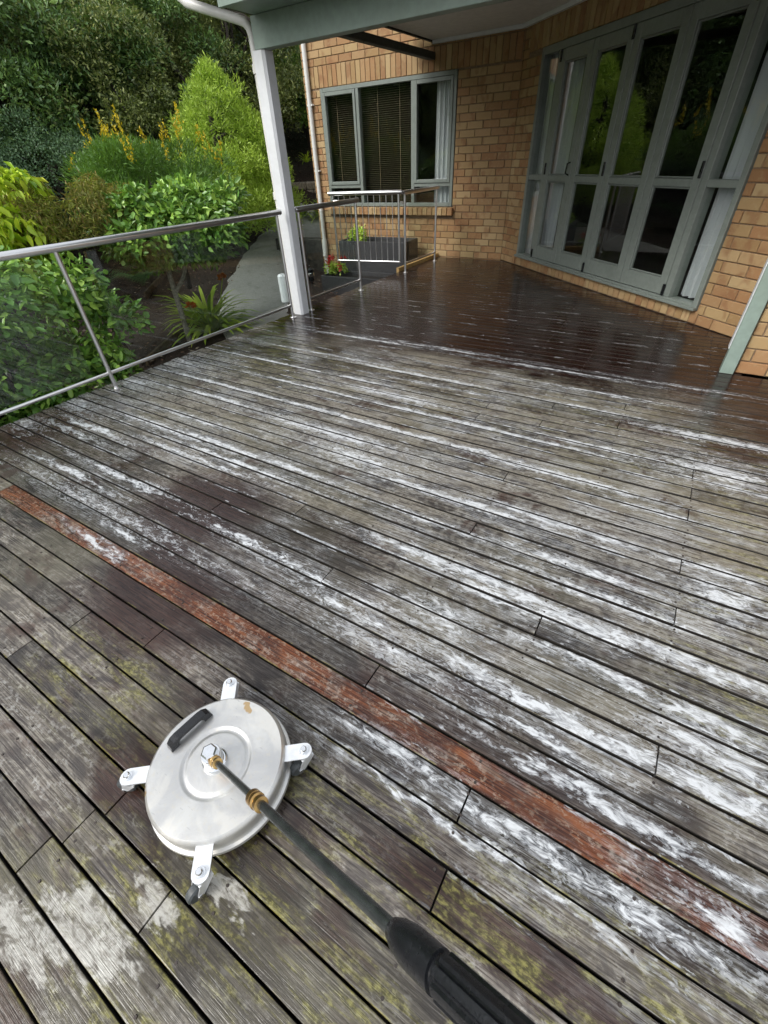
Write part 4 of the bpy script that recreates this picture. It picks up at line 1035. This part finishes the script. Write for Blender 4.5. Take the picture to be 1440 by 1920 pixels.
# tree fern under the shrubs
for j, (x,y,z) in enumerate(((-7.6,4.6,-.1),(-8.2,5.2,0.05))):
    V = []; Fq = []
    for i in range(13):
        a = RNG.uniform(0,6.28); h = np.array([math.cos(a), math.sin(a), 0]); s_ = np.array([-math.sin(a), math.cos(a), 0]); p = np.zeros(3); e_ = 1.0
        for k in range(22):
            w = .16*math.sin(math.pi*(k+1)/24)+.01
            for sg in (-1,1):
                b = len(V); tip = p+s_*sg*w+h*.03-np.array([0,0,.25*w]); V += [p, p+h*.022, tip]; Fq.append((b,b+1,b+2))
            p = p+.036*(h*math.cos(e_)+np.array([0,0,1])*math.sin(e_)); e_ -= .075
    o = empty('fern', (x,y,z)); tag(o, ['dark fern under the camellia tree','dark fern behind the timber garden edging'][j], 'fern'); link('fronds', np_mesh('fronds', np.array(V), np.array(Fq), L_FERN), o)
# timber garden edging
def edging(p0, p1, label):
    d = Vector((p1[0]-p0[0], p1[1]-p0[1], 0)); L = d.length; a = math.atan2(d.y,d.x)
    o = MB().cbox(0, L, -.02, .02, -.12, .09, .006).build('garden_edging', M_RIM); o.location = (p0[0],p0[1],ter(*p0)); o.rotation_euler = (0,-math.atan2(ter(*p1)-ter(*p0), L),a); tag(o, label, 'edging')
edging((-7.65,4.6),(-8.35,5.7), 'weathered timber edging behind the fern')
edging((-5.3,2.9),(-6.2,4.3), 'thin timber edging across the mulch bed in front of the camellia trunk')
# bark chips and litter
n = 6500; pos = []
while len(pos) < n:
    x = RNG.uniform(-11,-3.9); y = RNG.uniform(1.5,13)
    if x > -6.4 and y > 7.6: continue
    # keep the path mostly clear
    def onpath():
        Lp = [(-4.9,4.05),(-6.08,4.84),(-6.75,5.74),(-7.73,7.17),(-8.52,8.44),(-8.95,9.3),(-9.0,10.2)]; Rp = [(-4.3,5.0),(-5.19,5.45),(-6.2,6.72),(-7.25,7.75),(-7.2,8.5),(-7.0,9.2),(-6.7,10.0)]
        for i in range(6):
            for f in (.0,.33,.66):
                a = (Lp[i][0]*(1-f)+Lp[i+1][0]*f, Lp[i][1]*(1-f)+Lp[i+1][1]*f); b = (Rp[i][0]*(1-f)+Rp[i+1][0]*f, Rp[i][1]*(1-f)+Rp[i+1][1]*f)
                cx, cy = (a[0]+b[0])/2, (a[1]+b[1])/2; w = math.hypot(a[0]-b[0], a[1]-b[1])/2
                if math.hypot(x-cx, y-cy) < w*.95: return True
        return False
    if onpath() and RNG.uniform() > .02: continue
    pos.append((x, y, ter(x,y)+.045))
pos = np.array(pos)
tag(link('bark_mulch', leaves('bark_mulch', pos, RNG.normal(size=(n,3))*[1,1,.15], np.array([0,0,1.])+RNG.normal(size=(n,3))*.35, RNG.uniform(.025,.07,n), RNG.uniform(.015,.035,n), L_CHIP)), 'brown bark mulch and fallen leaves over the garden beds', 'mulch', kind='stuff')

# ---- planters by the gate
def trough(name, loc, lx, ly, h, rz, label, th=.03, fill=.06):
    o = empty(name, loc, rz); tag(o, label, 'planter')
    g = MB(); g.cbox(-lx/2,lx/2,-ly/2,-ly/2+th,0,h,.005); g.cbox(-lx/2,lx/2,ly/2-th,ly/2,0,h,.005); g.cbox(-lx/2,-lx/2+th,-ly/2+th,ly/2-th,.0,h-.001,.004); g.cbox(lx/2-th,lx/2,-ly/2+th,ly/2-th,0,h-.001,.004); g.box(-lx/2+.01,lx/2-.01,-ly/2+.01,ly/2-.01,.004,.03)
    g.build('walls', M_PLANTER, o); MB().box(-lx/2+th,lx/2-th,-ly/2+th,ly/2-th,h-fill-.04,h-fill).build('soil', M_SOIL, o); return o
trough('planter', (-4.75,6.75,-.5), 1.25, .5, .34, R(4), 'low charcoal trough planter on the ground beyond the gate')
trough('planter', (-4.72,7.32,-.5), 1.25, .55, .78, R(4), 'tall charcoal box planter against the brick wall below the window', fill=.35)
def flowers(name, loc, r0, n, label, fm, nf, lf=L_STRAP):
    o = empty(name, loc); tag(o, label, 'flowers')
    lb = rblobs(10, (0,0,r0*.7), (r0,r0,r0*.6), r0*.3, r0*.5)
    link('foliage', crown('foliage', lb, n, (.035,.06), (.02,.035), lf, False), o)
    v = unit(RNG.normal(size=(nf,3))); v[:,2] = np.abs(v[:,2]); 
    ps = np.repeat(v*r0*1.05+[0,0,r0*.8], 9, 0)+RNG.normal(size=(nf*9,3))*.022
    link('petals', leaves('petals', ps, RNG.normal(size=(nf*9,3)), RNG.normal(size=(nf*9,3)), np.full(nf*9,.045), np.full(nf*9,.035), fm), o)
    return o
flowers('geranium', (-5.22,6.72,-.2), .17, 420, 'red geranium in the low trough by the gate', L_RED, 11)
flowers('yellow_flowers', (-5.12,7.26,.15), .2, 520, 'leafy plant with pale yellow bloom in the tall planter', leafm('cream_petal', [(.75,.68,.3),(.7,.6,.2)], .5, .3), 2)
# ---- retaining walls and path light
rw = empty('retaining_wall', (-8.9,10.75,.3)); rw.rotation_euler = (0,0,R(28)); tag(rw, 'split stone block retaining wall at the foot of the mulched bank', 'wall')
for c_ in range(4):
    for k in range(9):
        l = .34; x = -1.5+k*.35+(.17 if c_ % 2 else 0); o = MB().cbox(-l/2, l/2, -.15, .12, -.08, .08, .018).build('block', M_STONE, rw); o.location = (x, .03*c_+random.uniform(-.015,.015), .08+c_*.168); o.rotation_euler = (random.uniform(-.03,.03),0,random.uniform(-.03,.03))
lw = MB().cbox(-.6,.6,-.1,.1,-.35,.52,.015).build('low_wall', M_CONCD); lw.location = (-6.85,7.85,-.35); lw.rotation_euler = (0,0,R(12)); tag(lw, 'dark stained low concrete wall beside the house corner downpipe', 'wall')
pl = empty('path_light', (-6.0,6.95,-.42)); tag(pl, 'small dark garden path light beside the planter', 'light')
MB().lathe([(.06,0),(.06,.2),(.07,.21),(.07,.23),(.03,.26),(.0005,.265)], 18).build('body', M_BLACK, pl, True); MB().lathe([(.062,.12),(.064,.13),(.064,.17),(.062,.18)], 18, cap=False).build('lens', M_CHROME, pl, True)
